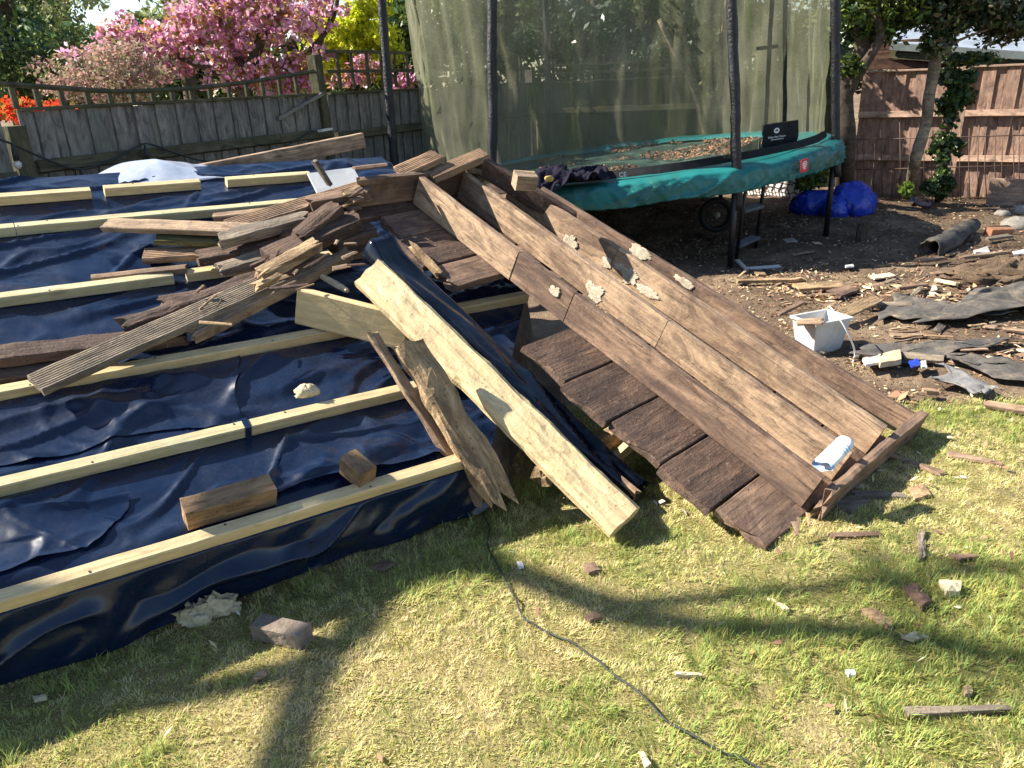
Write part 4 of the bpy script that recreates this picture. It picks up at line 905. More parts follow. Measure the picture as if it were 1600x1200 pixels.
# wheel, blocks and odd things in the shade below
wc = D(1119, 336, 7.5); whl = empty('barrow_wheel', wc*V(1, 1, 0), 'dark rubber wheel with a pale hub in the shade below the trampoline', 'wheel')
tt = np.linspace(0, 2*math.pi, 33); tube('tyre', [wc+V(.14*math.cos(t), 0, .14*math.sin(t)) for t in tt], .03, M_rubber, whl, 10)
blob('hub', wc-V(0, .03, .02), (.03, .03, .03), M_conc, 2, .2, 2, whl, 14, -.7)
lab(board('stone_block', G(1226, 376, .06), G(1243, 374, .06), .07, .06, V(0, -.3, 1), M_conc, None, rough=.004, seed=371), 'pale square block under the right side of the trampoline', 'block')
lab(board('tree_stump', G(1345, 383)+V(0, 0, .24), G(1345, 383)-V(0, 0, .03), .10, .08, V(-.2, -1, 0), M_bark_dark, None, rough=.008, edge=.02, jag=(.10, 0), seed=372), 'small dark broken stump in front of the blue bags', 'stump')
# blue bags
for i, (px, py, sx, sy, sz, lb) in enumerate(((1268, 336, .24, .20, .17, 'crumpled blue plastic bag behind the trampoline leg, left one'), (1328, 338, .26, .22, .22, 'full blue plastic bag, largest, right of the trampoline leg'), (1303, 343, .15, .12, .15, 'small blue plastic bag slumped between the two larger ones'))):
    b_ = blob('blue_bag', G(px, py), (sx, sy, sz), M_blue, 60+i*7, .30, 2.3, None, 64, -.6, .4*i); lab(b_, lb, 'bag', 'blue bags by the trampoline')

# ------------------------------------------------------------------ trees and shrubs
def leaf_cloud(blobs, n, size, pal, seed, asp=.5, clump=.22, clumps=70, droop=.0, up=.3):
    """blobs: (centre xyz, (rx,ry,rz), weight). Leaves gathered in clumps through the volume"""
    r = np.random.default_rng(seed); Ps = []; Cs = []
    tot = sum(b[2] for b in blobs)
    for c, rad, w in blobs:
        k_ = max(4, int(clumps*w/tot)); d = r.normal(size=(k_, 3)); d /= np.linalg.norm(d, axis=1)[:, None]
        q = np.asarray(c)+d*(r.random(k_)**.45)[:, None]*np.asarray(rad)
        nn = int(n*w/tot); ci = r.integers(0, k_, nn); cr = clump*r.uniform(.55, 1.3, k_)
        g_ = r.normal(size=(nn, 3)); g_ /= np.linalg.norm(g_, axis=1)[:, None]
        Ps.append(q[ci]+g_*(r.random(nn)**.5*cr[ci])[:, None]*V(1, 1, .75)); Cs.append(r.uniform(.75, 1.2, k_)[ci])
    P = np.concatenate(Ps); tone = np.concatenate(Cs); N = len(P)
    nrm = r.normal(size=(N, 3)); nrm[:, 2] += up; nrm /= np.linalg.norm(nrm, axis=1)[:, None]
    t = r.normal(size=(N, 3)); t[:, 2] -= droop; t -= (t*nrm).sum(1)[:, None]*nrm; t /= np.linalg.norm(t, axis=1)[:, None]
    b = np.cross(nrm, t); L = size*r.uniform(.6, 1.3, N)[:, None]
    vs = np.stack([P-t*L*.5, P+b*L*asp*.5+nrm*L*.08, P+t*L*.5, P-b*L*asp*.5+nrm*L*.08], 1).reshape(-1, 3)
    pal = np.array(pal); pi = r.integers(0, len(pal), N)
    col = pal[pi]*(tone*r.uniform(.75, 1.25, N))[:, None]
    q = np.arange(N)[:, None]*4+np.array([[0, 1, 2, 3]])
    return vs, q, np.repeat(np.clip(col, 0, 1), 4, 0)
def tree(name, label, cat, base, limbs, blobs, n, size, pal, seed, mat=M_leaf, bark=M_bark_dark, trunk=True, **kw):
    base = np.asarray(base, float); e = empty(name, base, label, cat)
    if limbs:
        vs, fs_ = merge([tube_geo(smooth_pts(np.asarray(p, float), 4)-base, np.interp(np.linspace(0, 1, 4*(len(p)-1)+1), np.linspace(0, 1, len(r)), r), 9, .18, seed+i) for i, (p, r) in enumerate(limbs)])
        obj('trunk' if trunk else 'stems', mesh('trunk', vs, fs_, True), bark, e, Matrix.Translation(Vector(base)))
    v, q, c = leaf_cloud(blobs, n, size, pal, seed, **kw)
    obj('crown', fast_mesh('crown', v-base, q, c), mat, e, Matrix.Translation(Vector(base)))
    return e
def B(px, py, Y, rx, ry, rz_, w=1.0): return (D(px, py, Y), (rx, ry, rz_), w)
GR = lambda p: np.array([p[0], p[1], 0.0])
# far left conifer and light green tree
tree('conifer', 'tall dark blue-green evergreen at the far left beyond the fence', 'tree', GR(D(10, 100, 10)), [([GR(D(10, 100, 10)), D(12, 60, 10), D(15, -120, 10)], [.15, .1, .04])],
     [B(-30, 120, 10, .9, .8, .8), B(10, 40, 10.2, .8, .8, .9), B(45, 110, 9.7, .6, .7, .6), B(0, -60, 10, .9, .9, .7)], 9000, .11, [(.09, .16, .06), (.14, .21, .07), (.18, .24, .06), (.06, .11, .08)], 11, clump=.28, clumps=90, asp=.35)
tree('birch_tree', 'airy pale yellow-green tree at the far left beyond the fence', 'tree', GR(D(75, 100, 13)), [([GR(D(75, 100, 13)), D(78, 40, 13), D(70, -140, 13)], [.12, .08, .03])],
     [B(70, 40, 13, 1.0, .8, 1.0), B(95, 90, 12.6, .7, .6, .6), B(45, -10, 13, .9, .8, .8), B(20, 20, 13.2, .8, .8, .8)], 8000, .11, [(.32, .36, .12), (.40, .42, .19), (.24, .29, .10), (.44, .46, .27)], 12, clump=.34, clumps=110)
tree('olive_tree', 'tall olive green tree behind the pink blossom', 'tree', GR(D(280, 60, 14)), [([GR(D(280, 60, 14)), D(285, 40, 14), D(300, -120, 14)], [.15, .1, .04])],
     [B(290, 20, 14, .8, .8, .5), B(340, -10, 14, 1.0, .8, .7), B(250, 55, 14.5, .4, .6, .3, .5), B(380, 40, 14, 1.0, .8, .8)], 7500, .12, [(.20, .25, .08), (.27, .31, .11), (.14, .18, .07)], 13, clump=.33, clumps=90)
# belt of trees and hedges closing the view behind the gardens
tree('far_hedge', 'distant dark green belt of hedges and trees closing the view', 'hedge', GR(D(500, 100, 20)), [],
     [B(px, py, 20, 2.2, .8, hh, 1) for px, py, hh in ((-60, 120, 1.2), (80, 125, 1.0), (200, 125, .9), (330, 115, 1.1), (460, 110, 1.3), (590, 100, 1.5), (700, 90, 1.7), (800, 100, 1.4), (900, 90, 1.3), (1000, 85, 1.4), (1110, 80, 1.6), (1230, 75, 1.6), (1350, 70, 1.5), (1480, 70, 1.4), (1620, 70, 1.4))],
     21000, .26, [(.035, .06, .025), (.06, .09, .03), (.09, .12, .04), (.045, .07, .04)], 41, clump=.5, clumps=420)
# pink crab apple
pb = GR(D(380, 120, 8.4))
tree('crab_apple_tree', 'crab apple tree in full pink blossom leaning over the grey fence', 'tree', pb,
     [([pb, D(385, 170, 8.4), D(395, 100, 8.4), D(430, 0, 8.3), D(450, -90, 8.3)], [.09, .07, .05, .02]), ([D(388, 150, 8.4), D(330, 110, 8.3), D(250, 80, 8.2), D(160, 60, 8.2)], [.05, .03, .01]),
      ([D(392, 110, 8.4), D(470, 90, 8.6), D(520, 30, 8.7), D(530, -40, 8.7)], [.05, .03, .015]), ([D(390, 120, 8.4), D(350, 50, 8.5), D(330, -40, 8.5)], [.045, .03, .012]), ([D(480, 120, 8.7), D(505, 60, 8.7), D(522, 0, 8.7)], [.02, .014, .008]), ([D(470, 130, 8.7), D(440, 70, 8.5), D(410, 0, 8.5)], [.02, .014, .008])],
     [B(360, 60, 8.4, .60, .5, .48, 2), B(440, 40, 8.3, .5, .5, .5, 1.7), B(300, 40, 8.5, .5, .5, .38, 1.3), B(400, 120, 8.3, .5, .4, .25, 1.1), B(250, 75, 8.2, .45, .4, .28, .9), B(170, 70, 8.2, .34, .3, .2, .40), B(205, 40, 8.4, .22, .25, .14, .25),
      B(500, 10, 8.7, .35, .3, .25, .6), B(470, 110, 8.6, .3, .3, .3, .7), B(560, 112, 8.9, .3, .2, .14, .5), B(620, 122, 9.2, .22, .2, .10, .3), B(350, -20, 8.4, .9, .6, .3, 1.2), B(112, 85, 8.2, .10, .1, .07, .06)],
     11500, .06, [(.70, .34, .50), (.80, .46, .62), (.55, .20, .37), (.86, .60, .72), (.42, .24, .10), (.38, .18, .08), (.68, .36, .52), (.30, .27, .08)], 14, M_petal, clump=.13, clumps=260, asp=.7)
tree('bronze_shrub', 'open grey twiggy shrub with reddish young leaves left of the blossom', 'shrub', GR(D(170, 150, 7.4)),
     [([GR(D(170, 150, 7.4)), D(175+dx*.3, 150, 7.4), D(175+dx, 90, 7.4)], [.02, .012, .004]) for dx in (-70, -45, -20, 5, 25, 50, 70, 90)],
     [B(150, 110, 7.4, .55, .4, .22), B(110, 130, 7.3, .3, .3, .16, .5), B(200, 130, 7.3, .4, .3, .18, .6), B(180, 95, 7.5, .4, .3, .15, .5)], 4200, .045, [(.36, .22, .17), (.32, .26, .16), (.42, .32, .26), (.26, .25, .13), (.40, .20, .20)], 15, trunk=False, clump=.16, clumps=90, bark=M_bark_pale)
tree('red_azalea', 'bright red-orange azalea showing above the fence at the far left', 'shrub', GR(D(50, 160, 6.6)), [], [B(15, 172, 6.6, .28, .25, .06), B(75, 175, 6.6, .16, .2, .04, .5)], 1100, .045, [(.75, .07, .03), (.70, .12, .03), (.55, .05, .03), (.22, .20, .04)], 16, M_petal, clump=.10, clumps=40, asp=.7)
tree('green_hedge', 'dark green shrubbery low behind the grey fence', 'hedge', GR(D(300, 160, 9.5)), [], [B(60, 130, 9.2, 1.0, .4, .3), B(250, 150, 9.2, 1.2, .4, .28), B(430, 150, 9.6, 1.0, .4, .3), B(560, 130, 10, .7, .4, .35)], 8000, .07, [(.05, .08, .025), (.08, .11, .03), (.11, .13, .04)], 17, clump=.2, clumps=120)
tree('golden_shrub', 'brilliant yellow-green shrub glowing between the blossom and the pole', 'shrub', GR(D(545, 80, 9.6)), [([GR(D(545, 80, 9.6)), D(545, 90, 9.6), D(550, 20, 9.6)], [.05, .03, .01])],
     [B(540, 60, 9.6, .42, .4, .42), B(500, 90, 9.4, .3, .3, .3, .5), B(570, 20, 9.6, .3, .3, .35, .6), B(595, 75, 9.6, .2, .3, .3, .4)], 8000, .075, [(.72, .74, .04), (.80, .78, .07), (.55, .62, .04), (.40, .46, .04)], 18, clump=.15, clumps=110)
tree('laurel', 'glossy dark green laurel behind the left edge of the net', 'shrub', GR(D(645, 60, 10.2)), [([GR(D(645, 60, 10.2)), D(645, 60, 10.2), D(650, -30, 10.2)], [.06, .04, .02])],
     [B(625, 40, 10.2, .35, .4, .45), B(660, 70, 10.3, .3, .3, .35), B(700, 30, 10.6, .6, .5, .6), B(640, 105, 10, .3, .2, .12, .4)], 8000, .10, [(.03, .07, .025), (.05, .10, .03), (.09, .14, .03), (.16, .20, .04)], 19, M_leafgloss, clump=.18, clumps=110, asp=.4)
# evergreens behind the net
tree('evergreen_tree', 'large dark evergreen behind the trampoline net, centre', 'tree', GR(D(930, 60, 12.5)), [([GR(D(930, 60, 12.5)), D(930, 60, 12.5), D(935, -80, 12.5)], [.15, .1, .05])],
     [B(930, 70, 12.5, 1.2, .7, .5), B(880, 40, 12.6, .6, .6, .5), B(1000, 60, 12.2, 1.0, .7, .6), B(960, 20, 12.8, .9, .7, .35, .8), B(1060, 30, 12.4, .8, .7, .7), B(1000, 110, 11.8, .8, .5, .3)], 15000, .12, [(.025, .05, .03), (.04, .075, .035), (.06, .10, .05), (.09, .12, .06)], 20, M_leafgloss, clump=.25, clumps=150, asp=.4)
tree('wisteria_tree', 'leafy tree with bare grey limbs behind the net, left of centre', 'tree', GR(D(800, 60, 12.8)), [([GR(D(790, 60, 12.8)), D(800, 110, 12.8), D(830, 80, 12.8), D(852, 20, 12.8), D(860, -60, 12.8)], [.07, .06, .04, .02]), ([D(805, 110, 12.8), D(780, 40, 12.8), D(760, -30, 12.8)], [.05, .03, .02])],
     [B(780, 30, 13, .9, .6, .5), B(730, 60, 12.9, .6, .6, .5), B(830, 20, 13.2, .5, .6, .4)], 7000, .11, [(.04, .075, .03), (.07, .11, .035), (.12, .15, .05)], 21, clump=.22, clumps=90)
ft = GR(D(1108, 240, 10.0))
tree('forked_tree', 'forked pale-barked tree behind the right side of the net', 'tree', ft,
     [([ft, D(1106, 230, 10), D(1088, 140, 10), D(1060, 90, 10), D(1030, 30, 10)], [.07, .06, .05, .03]), ([D(1106, 200, 10), D(1125, 130, 10), D(1130, 60, 10), D(1140, -40, 10)], [.05, .04, .03]), ([D(1090, 140, 10), D(1070, 60, 10), D(1075, -20, 10)], [.03, .025, .02])],
     [B(1080, 20, 10.4, .7, .6, .5), B(1150, 60, 10.6, .6, .6, .7), B(1220, 30, 10.6, .6, .6, .7), B(1260, 110, 10.8, .5, .4, .5)], 11000, .10, [(.03, .05, .025), (.06, .09, .03), (.12, .14, .05)], 22, bark=M_bark_pale, clump=.2, clumps=110)
# right hand trees
t1 = GR(G(1322, 316)+V(0, .1, 0))
tree('ivy_tree', 'crooked dark-barked tree with hacked limbs right of the net', 'tree', t1,
     [([t1, D(1322, 230, 8.75), D(1318, 170, 8.75), D(1325, 120, 8.75), D(1345, 80, 8.8), D(1352, 20, 8.8), D(1350, -60, 8.8)], [.11, .10, .09, .08, .06]), ([D(1322, 150, 8.75), D(1345, 110, 8.6), D(1375, 60, 8.6), D(1370, 20, 8.6), D(1380, -30, 8.6)], [.06, .05, .045, .03]), ([D(1345, 75, 8.8), D(1335, 40, 8.7), D(1328, 10, 8.7)], [.04, .03, .02])],
     [B(1345, 20, 8.7, .34, .3, .2), B(1332, 92, 8.55, .12, .15, .10, .25), B(1405, 15, 8.8, .42, .3, .16), B(1380, 45, 8.7, .25, .2, .08, .3), B(1360, -20, 8.8, .6, .5, .3)], 4600, .08, [(.03, .055, .02), (.05, .085, .02), (.16, .22, .03), (.09, .12, .03)], 23, M_leafgloss, clump=.15, clumps=60)
t2 = GR(G(1423, 310))
tree('leaning_tree', 'slender pale leaning trunk in front of the brown fence, ivy-topped', 'tree', t2,
     [([t2, D(1428, 260, 8.7), D(1445, 200, 8.7), D(1452, 150, 8.7), D(1462, 95, 8.7), D(1470, 50, 8.7), D(1478, 0, 8.7), D(1480, -60, 8.7)], [.070, .064, .062, .058, .055, .06, .05, .04]),
      ([D(1468, 70, 8.7), D(1490, 50, 8.6), D(1530, 25, 8.5), D(1580, 8, 8.4)], [.03, .02, .012, .006]), ([D(1466, 80, 8.7), D(1500, 62, 8.6), D(1560, 40, 8.5)], [.022, .014, .006]), ([D(1472, 40, 8.7), D(1440, 20, 8.7), D(1425, -20, 8.7)], [.03, .02, .01])],
     [B(1465, 55, 8.62, .10, .12, .24, .6), B(1430, 15, 8.7, .25, .2, .10, .5), B(1530, 12, 8.6, .6, .4, .15, 1.6), B(1500, 35, 8.6, .25, .2, .06, .35), B(1590, 30, 8.6, .35, .35, .2, 1.2), B(1500, -30, 8.7, .9, .6, .3, 2.4), B(1400, -10, 8.7, .3, .3, .2, .6)], 13000, .075, [(.02, .04, .018), (.03, .055, .02), (.05, .08, .02), (.12, .15, .05), (.17, .14, .08)], 24, M_leafgloss, M_bark_pale, clump=.17, clumps=120)
ic = GR(G(1470, 318)+V(0, .05, 0))
tree('ivy_column', 'column of dark glossy ivy climbing the fence post', 'ivy', ic, [([ic, D(1475, 220, 8.9), D(1490, 130, 8.9)], [.05, .05, .03])],
     [B(1463, 290, 8.85, .16, .12, .16), B(1472, 230, 8.85, .12, .1, .22), B(1482, 165, 8.85, .12, .1, .22), B(1492, 120, 8.85, .16, .1, .12), B(1503, 145, 8.75, .10, .08, .14, .7), B(1490, 225, 8.8, .1, .08, .08, .4), B(1520, 92, 8.9, .25, .1, .05, .5)], 4600, .065, [(.025, .05, .02), (.04, .075, .025), (.10, .15, .03), (.07, .11, .04)], 25, M_leafgloss, clump=.09, clumps=90, asp=.8)
tree('small_weed', 'small fresh green weed at the foot of the leaning trunk', 'plant', GR(G(1415, 312)), [], [B(1415, 298, 8.45, .07, .06, .07)], 350, .05, [(.14, .24, .03), (.20, .30, .05)], 26, clump=.06, clumps=12)
tree('spotted_laurel', 'leafy green shrub below the trampoline beside the blue bags', 'shrub', GR(D(1265, 305, 8.9)), [], [B(1262, 275, 8.9, .16, .15, .16), B(1282, 270, 8.9, .14, .12, .16)], 1100, .10, [(.05, .09, .025), (.12, .17, .03), (.30, .30, .07)], 27, M_leafgloss, clump=.10, clumps=24, asp=.35)
# the garden tree outside the frame at the left whose limbs shade the lawn
def limb(px_list, Xc, radii):
    out = []
    for (px, py), xc in zip(px_list, Xc):
        p = G(px, py); t = (p[0]-xc)/(-TO_SUN[0]); out.append(p+TO_SUN*t)
    return (out, radii)
L0 = limb([(-900, 1220), (-300, 1160), (0, 1125), (200, 1095), (400, 1062), (530, 1010), (610, 915), (740, 885), (860, 915), (980, 962)], [-5.6, -5.6, -5.6, -5.55, -5.5, -5.5, -5.5, -5.5, -5.45, -5.4], [.12, .11, .09, .06, .05, .05, .055, .06, .06])
L1 = limb([(980, 962), (1150, 985), (1350, 990), (1500, 1015), (1700, 1050)], [-5.4, -5.4, -5.35, -5.3, -5.3], [.055, .05, .04, .03])
L2 = limb([(930, 945), (1080, 938), (1250, 925), (1420, 905), (1600, 890), (1800, 890)], [-5.42, -5.5, -5.6, -5.7, -5.7, -5.7], [.035, .035, .03, .03, .03])
L3 = limb([(530, 1005), (505, 1050), (465, 1120), (430, 1300)], [-5.5, -5.2, -5.0, -4.8], [.04, .045, .05, .05])
L4 = limb([(610, 905), (690, 880), (800, 870)], [-5.5, -5.3, -5.2], [.05, .045, .03])
tb = L0[0][0].copy(); tb[2] = 0; L0[0].insert(0, tb)
tip1 = L1[0][-1]; tip2 = L2[0][-1]
tree('garden_tree', 'tree left of the view whose limbs cast the long soft shadows on the lawn', 'tree', tb, [L0, L1, L2, L3, L4],
     [(L1[0][-2], (.22, .2, .16), .8), (L2[0][-3], (.18, .16, .14), .6), (tip1+V(0, -.1, .3), (.6, .5, .4), 1.4), (tip2+V(.1, .2, .3), (.5, .5, .4), 1.2)], 900, .06, [(.08, .13, .03), (.12, .17, .04)], 28, clump=.12, clumps=46)

# ------------------------------------------------------------------ bark litter and rubbish on the soil
N = 130000; x = rng.uniform(.6, 7.2, N); y = rng.uniform(3.2, 9.6, N)
m = (y > lawn_back(x)+rng.normal(0, .12, N)) & (rng.random(N) < np.clip(.40+1.2*fbm(x*1.3, y*1.6, seed=101, o=4), .22, 1))
x, y = x[m], y[m]; P = np.stack([x, y, soil_z(x, y)], 1); P = P[in_view(P, 1.2) | (in_view(P, 2.0) & (rng.random(len(P)) < .5))]
litter('bark_litter', P, .034, [(.20, .10, .06), (.30, .18, .10), (.12, .065, .045), (.46, .34, .20), (.08, .05, .035), (.34, .20, .13), (.10, .07, .05), (.16, .11, .075), (.58, .48, .32)], 'brown bark chips, splinters and soil litter around the trampoline', 'bark chips')
N = 9000; x = rng.uniform(.8, 7.0, N); y = rng.uniform(3.3, 7.0, N); m = (y > lawn_back(x)+.05) & (fbm(x*1.1, y*1.5, seed=111, o=3) > .12)
P = np.stack([x[m], y[m], soil_z(x[m], y[m])+.004], 1); P = P[in_view(P, 1.2) | (in_view(P, 2.0) & (rng.random(len(P)) < .5))]
litter('splinter_litter', P, .085, [(.52, .38, .22), (.36, .22, .13), (.24, .14, .09), (.62, .50, .34), (.16, .11, .08)], 'pale splinters and shavings drifted together on the soil', 'wood chips', .35)
N = 1500; x = rng.uniform(-1.6, 3.4, N); y = rng.uniform(1.2, 3.7, N); w_ = np.exp(-((x-1.9)**2+(y-2.9)**2)/.7)+.06; m = rng.random(N) < w_; m &= ~((((np.stack([x, y], 1)-front)@nl) > .02) & (((np.stack([x, y], 1)-front)@dl) < 1.5))
P = np.stack([x[m], y[m], np.full(m.sum(), .012)], 1)
litter('lawn_litter', P, .035, [(.34, .20, .12), (.42, .33, .20), (.22, .12, .08), (.55, .50, .42)], 'tiny wood crumbs scattered over the lawn', 'wood crumbs')

def frag(name, pts, mat, label, cat='wood fragment', th=.014, z=.012, group='wood scraps on the lawn', seed=0, tilt=0):
    return lab(chunk(name, pts, z, th, mat, seed, tilt), label, cat, group)
LW = [('slate_chip', [(578, 888), (600, 876), (616, 882), (600, 892)], M_old, 'reddish brown leaf-shaped chip on the grass near the membrane edge'),
      ('bark_chip', [(910, 885), (930, 880), (938, 892), (920, 896)], M_old_light, 'orange bark chip on the grass below the big dirty beam'),
      ('wood_chip', [(910, 963), (932, 957), (940, 966), (922, 971)], M_old, 'flat brown chip in the shaded grass right of the cable'),
      ('rotten_flake', [(1410, 922), (1432, 918), (1456, 945), (1440, 953)], M_old_dark, 'dark rotten flake in the green grass at the right'),
      ('tan_flake', [(1340, 953), (1368, 950), (1398, 975), (1385, 981)], M_rot, 'long tan flake left of the dark rotten flake'),
      ('cream_foam', [(1468, 912), (1502, 914), (1500, 930), (1478, 932)], M_foam, 'cream foam scrap in the shaded grass at the right'),
      ('pale_feather', [(1410, 995), (1430, 989), (1452, 997), (1428, 1002)], M_foam, 'pale papery scrap at the edge of the lower shadow'),
      ('thin_sliver', [(1200, 937), (1206, 936), (1234, 953), (1224, 954)], M_foam, 'cream sliver between the two shadow bands'),
      ('brown_strip', [(1484, 868), (1515, 865), (1530, 872), (1500, 876)], M_old, 'brown strip of bark on the upper right lawn'),
      ('white_scrap', [(808, 880), (814, 878), (818, 886), (811, 888)], M_paper, 'tiny white scrap left of the cable bend'),
      ('white_crumb', [(1322, 1050), (1334, 1048), (1337, 1056), (1326, 1057)], M_paper, 'tiny white scrap in the lush grass patch'),
      ('bark_crumb', [(1505, 1075), (1517, 1073), (1520, 1085), (1508, 1087)], M_old_light, 'small reddish crumb just above the dark stick'),
      ('split_slat', [(1300, 790), (1330, 775), (1358, 783), (1330, 800)], M_deck_grey, 'grey curled splinter in the shade of the panel'),
      ('wood_sliver', [(1380, 710), (1400, 712), (1478, 738), (1468, 742)], M_old_light, 'long pale splinter on the grass right of the panel'),
      ('wood_sliver', [(1330, 768), (1400, 770), (1420, 778), (1335, 776)], M_deck_grey, 'flat dark lath beside the panel corner'),
      ('dark_chip', [(1433, 832), (1446, 830), (1446, 870), (1436, 878)], M_deck_grey, 'upright dark grey strip on the right lawn'),
      ('bark_flake', [(1420, 763), (1445, 758), (1455, 775), (1430, 780)], M_rot, 'tan bark flake right of the panel shadow'),
      ('bark_flake', [(1480, 705), (1560, 722), (1570, 728), (1485, 714)], M_old_light, 'long reddish bark strip at the top right of the lawn'),
      ('twig', [(1300, 835), (1372, 832), (1374, 838), (1302, 842)], M_old, 'straight brown twig in the panel shadow'),
      ('pale_chip', [(1055, 1052), (1096, 1053), (1097, 1057), (1056, 1056)], M_foam, 'pale straight splinter right of the cable'),
      ('pale_shard', [(998, 1176), (1005, 1175), (1018, 1198), (1008, 1199)], M_foam, 'pale pointed shard at the bottom edge'),
      ('tan_chip', [(52, 1090), (72, 1086), (74, 1092), (54, 1096)], M_foam, 'short pale sliver on the lower left lawn'),
      ('red_leaf', [(395, 1058), (412, 1048), (416, 1054), (400, 1064)], M_old_light, 'small reddish leaf scrap below the grey block')]
for i, (nm, pts, mt, lb) in enumerate(LW): frag(nm, pts, mt, lb, seed=400+i, th=.010 if i not in (3, 5) else .022)
lab(board('dark_stick', G(1415, 1110, .022), G(1585, 1104, .018), .030, .022, V(0, -.2, 1), M_deck_grey, None, rough=.002, edge=.004, jag=(.004, .03), taper=(1, .55), seed=430), 'straight dark wooden stick on the lower right lawn', 'stick')
# cable across the lawn
cp_ = smooth_pts([G(*p, .012) for p in ((748, 795), (764, 822), (762, 850), (775, 880), (800, 925), (820, 965), (860, 988), (905, 1010), (950, 1045), (1000, 1085), (1030, 1115), (1070, 1145), (1120, 1170), (1170, 1192), (1230, 1230))], 6)
cp_[:, 2] += .008*vn(np.arange(len(cp_))*.5, 3)
lab(tube('garden_cable', cp_, .0032, M_cable, None, 6), 'thin dark cable snaking across the lawn from the membrane corner', 'cable')
# paper cup on the panel
cpA, cpB = PP(*puv(1288, 728), .0), None
cA = G(1285, 728, .22); cB = G(1318, 694, .26); cdv = unit(cB-cA)
k = NT('printed_paper'); tc = k.n('TexCoord').outputs['Object']; sx_ = k.n('SeparateXYZ', {0: tc}).outputs[0]
w_ = k.n('Math', {0: k.n('Math', {0: sx_, 1: 420.0}, operation='MULTIPLY').outputs[0]}, operation='SINE').outputs[0]
band = k.n('Math', {0: k.ramp(w_, S(0, .45, .55)), 1: k.ramp(sx_, [(.085, (0,)*3), (.09, (1,)*3), (.128, (1,)*3), (.132, (0,)*3)])}, operation='MULTIPLY').outputs[0]
end = k.ramp(sx_, [(.012, (1,)*3), (.018, (0,)*3)]); f_ = k.n('Math', {0: band, 1: k.n('Math', {0: end, 1: .8}, operation='MULTIPLY').outputs[0]}, operation='MAXIMUM').outputs[0]
c = k.mix(f_, (.78, .77, .76), (.16, .33, .62)); c = k.mix(k.ramp(k.noise(k.coords(False), 60, 3), S(0, .58, .66)), c, (.45, .50, .58)); M_print = k.done(k.pbsdf(c, .5, None, .4))
cup = empty('paper_tube', cA*V(1, 1, 0), 'crushed white paper tube with blue bands on the panel end', 'tube')
Lc = .165; Yc = unit(np.cross(V(0, 0, 1), cdv)); Zc = np.cross(cdv, Yc); vs = []; n = 20
for i in range(13):
    s_ = i/12; rr = .032*(1.12-.18*s_)*(1 if i < 12 else .9)
    for j in range(n):
        a = 2*math.pi*j/n; q_ = 1+.10*float(vn(s_*5, j*.8, 0, 6)); vs.append((Lc*s_+.012*float(vn(j*.6, 2)) * (i == 0), rr*math.cos(a)*q_*1.1, rr*math.sin(a)*q_*(.8-.25*(1-s_))))
fs_ = [(i*n+j, i*n+(j+1) % n, (i+1)*n+(j+1) % n, (i+1)*n+j) for i in range(12) for j in range(n)]+[tuple(12*n+j for j in range(n))]
obj('tube_body', mesh('tube_body', vs, fs_, True), M_print, cup, frame(cA, cdv, Yc, Zc))
# rubbish beyond the panel
tub = empty('white_tub', G(1275, 540)*V(1, 1, 0), 'white plastic tub full of offcuts behind the panel', 'tub')
o_ = G(1278, 546); tx = unit((G(1308, 492, .22)-G(1240, 505, .22))*V(1, 1, 0)); ty = V(-tx[1], tx[0], 0)
def tub_ring(hx, hy, z): return [tx*hx*a_+ty*hy*b_+V(0, 0, z) for a_, b_ in ((-1, -1), (1, -1), (1, 1), (-1, 1))]
vs = tub_ring(.10, .07, .0)+tub_ring(.13, .095, .19)+tub_ring(.14, .105, .19)+tub_ring(.14, .105, .204)+tub_ring(.125, .09, .204)+tub_ring(.095, .065, .008)
fs_ = [(k_*4+i, k_*4+(i+1) % 4, (k_+1)*4+(i+1) % 4, (k_+1)*4+i) for k_ in range(5) for i in range(4)]+[(3, 2, 1, 0), (20, 21, 22, 23)]
obj('tub_body', mesh('tub_body', vs, fs_), M_white, tub, Matrix.Translation(Vector(o_)))
lab(board('offcut', G(1240, 502, .20), G(1290, 500, .225), .09, .015, V(.1, -.2, 1), M_old_light, None, edge=.01, jag=(.03, .03), seed=440), 'orange-brown offcut lying across the white tub', 'offcut')
lab(board('offcut', G(1210, 492, .20), G(1258, 468, .26), .04, .02, V(0, -.2, 1), M_old, None, edge=.006, jag=(.03, .03), seed=441), 'thin brown lath poking out left of the white tub', 'offcut')
lab(board('new_board', G(1312, 492, .10), G(1372, 464, .12), .085, .02, V(-.2, -.6, .8), M_rot, None, seed=442, edge=.004), 'pale drilled board leaning beside the white tub', 'board')
wcb = smooth_pts([G(1296, 478, .29), G(1305, 490, .30), G(1318, 508, .25), G(1330, 532, .16), G(1336, 552, .06), G(1332, 567, .01)], 6)
lab(tube('white_cable', wcb, .0045, M_cablewhite, None, 7), 'white cable arching out of the white tub', 'cable')
def sheet(name, pts, label, mat, h=.05, seed=0, cat='roofing felt', th=.004, nu=30, nv=14):
    c = [G(*p, .03) for p in pts]
    def fn(a, b):
        P = (c[0][None]*(1-a)[:, None]+c[1][None]*a[:, None])*(1-b)[:, None]+(c[3][None]*(1-a)[:, None]+c[2][None]*a[:, None])*b[:, None]
        P = P+.05*np.stack([vn(a*4, b*4, seed=seed), vn(a*4, b*4+7, seed=seed), 0*a], 1); P[:, 2] = .03+soil_z(P[:, 0], P[:, 1])+h*(.5+.5*fbm(a*3.2, b*2.2, seed=seed+2, o=3)); return P
    o = grid(name, fn, nu, nv, mat, None, True, th, tuple(c[0])); return lab(o, label, cat, 'torn roofing felt on the soil')
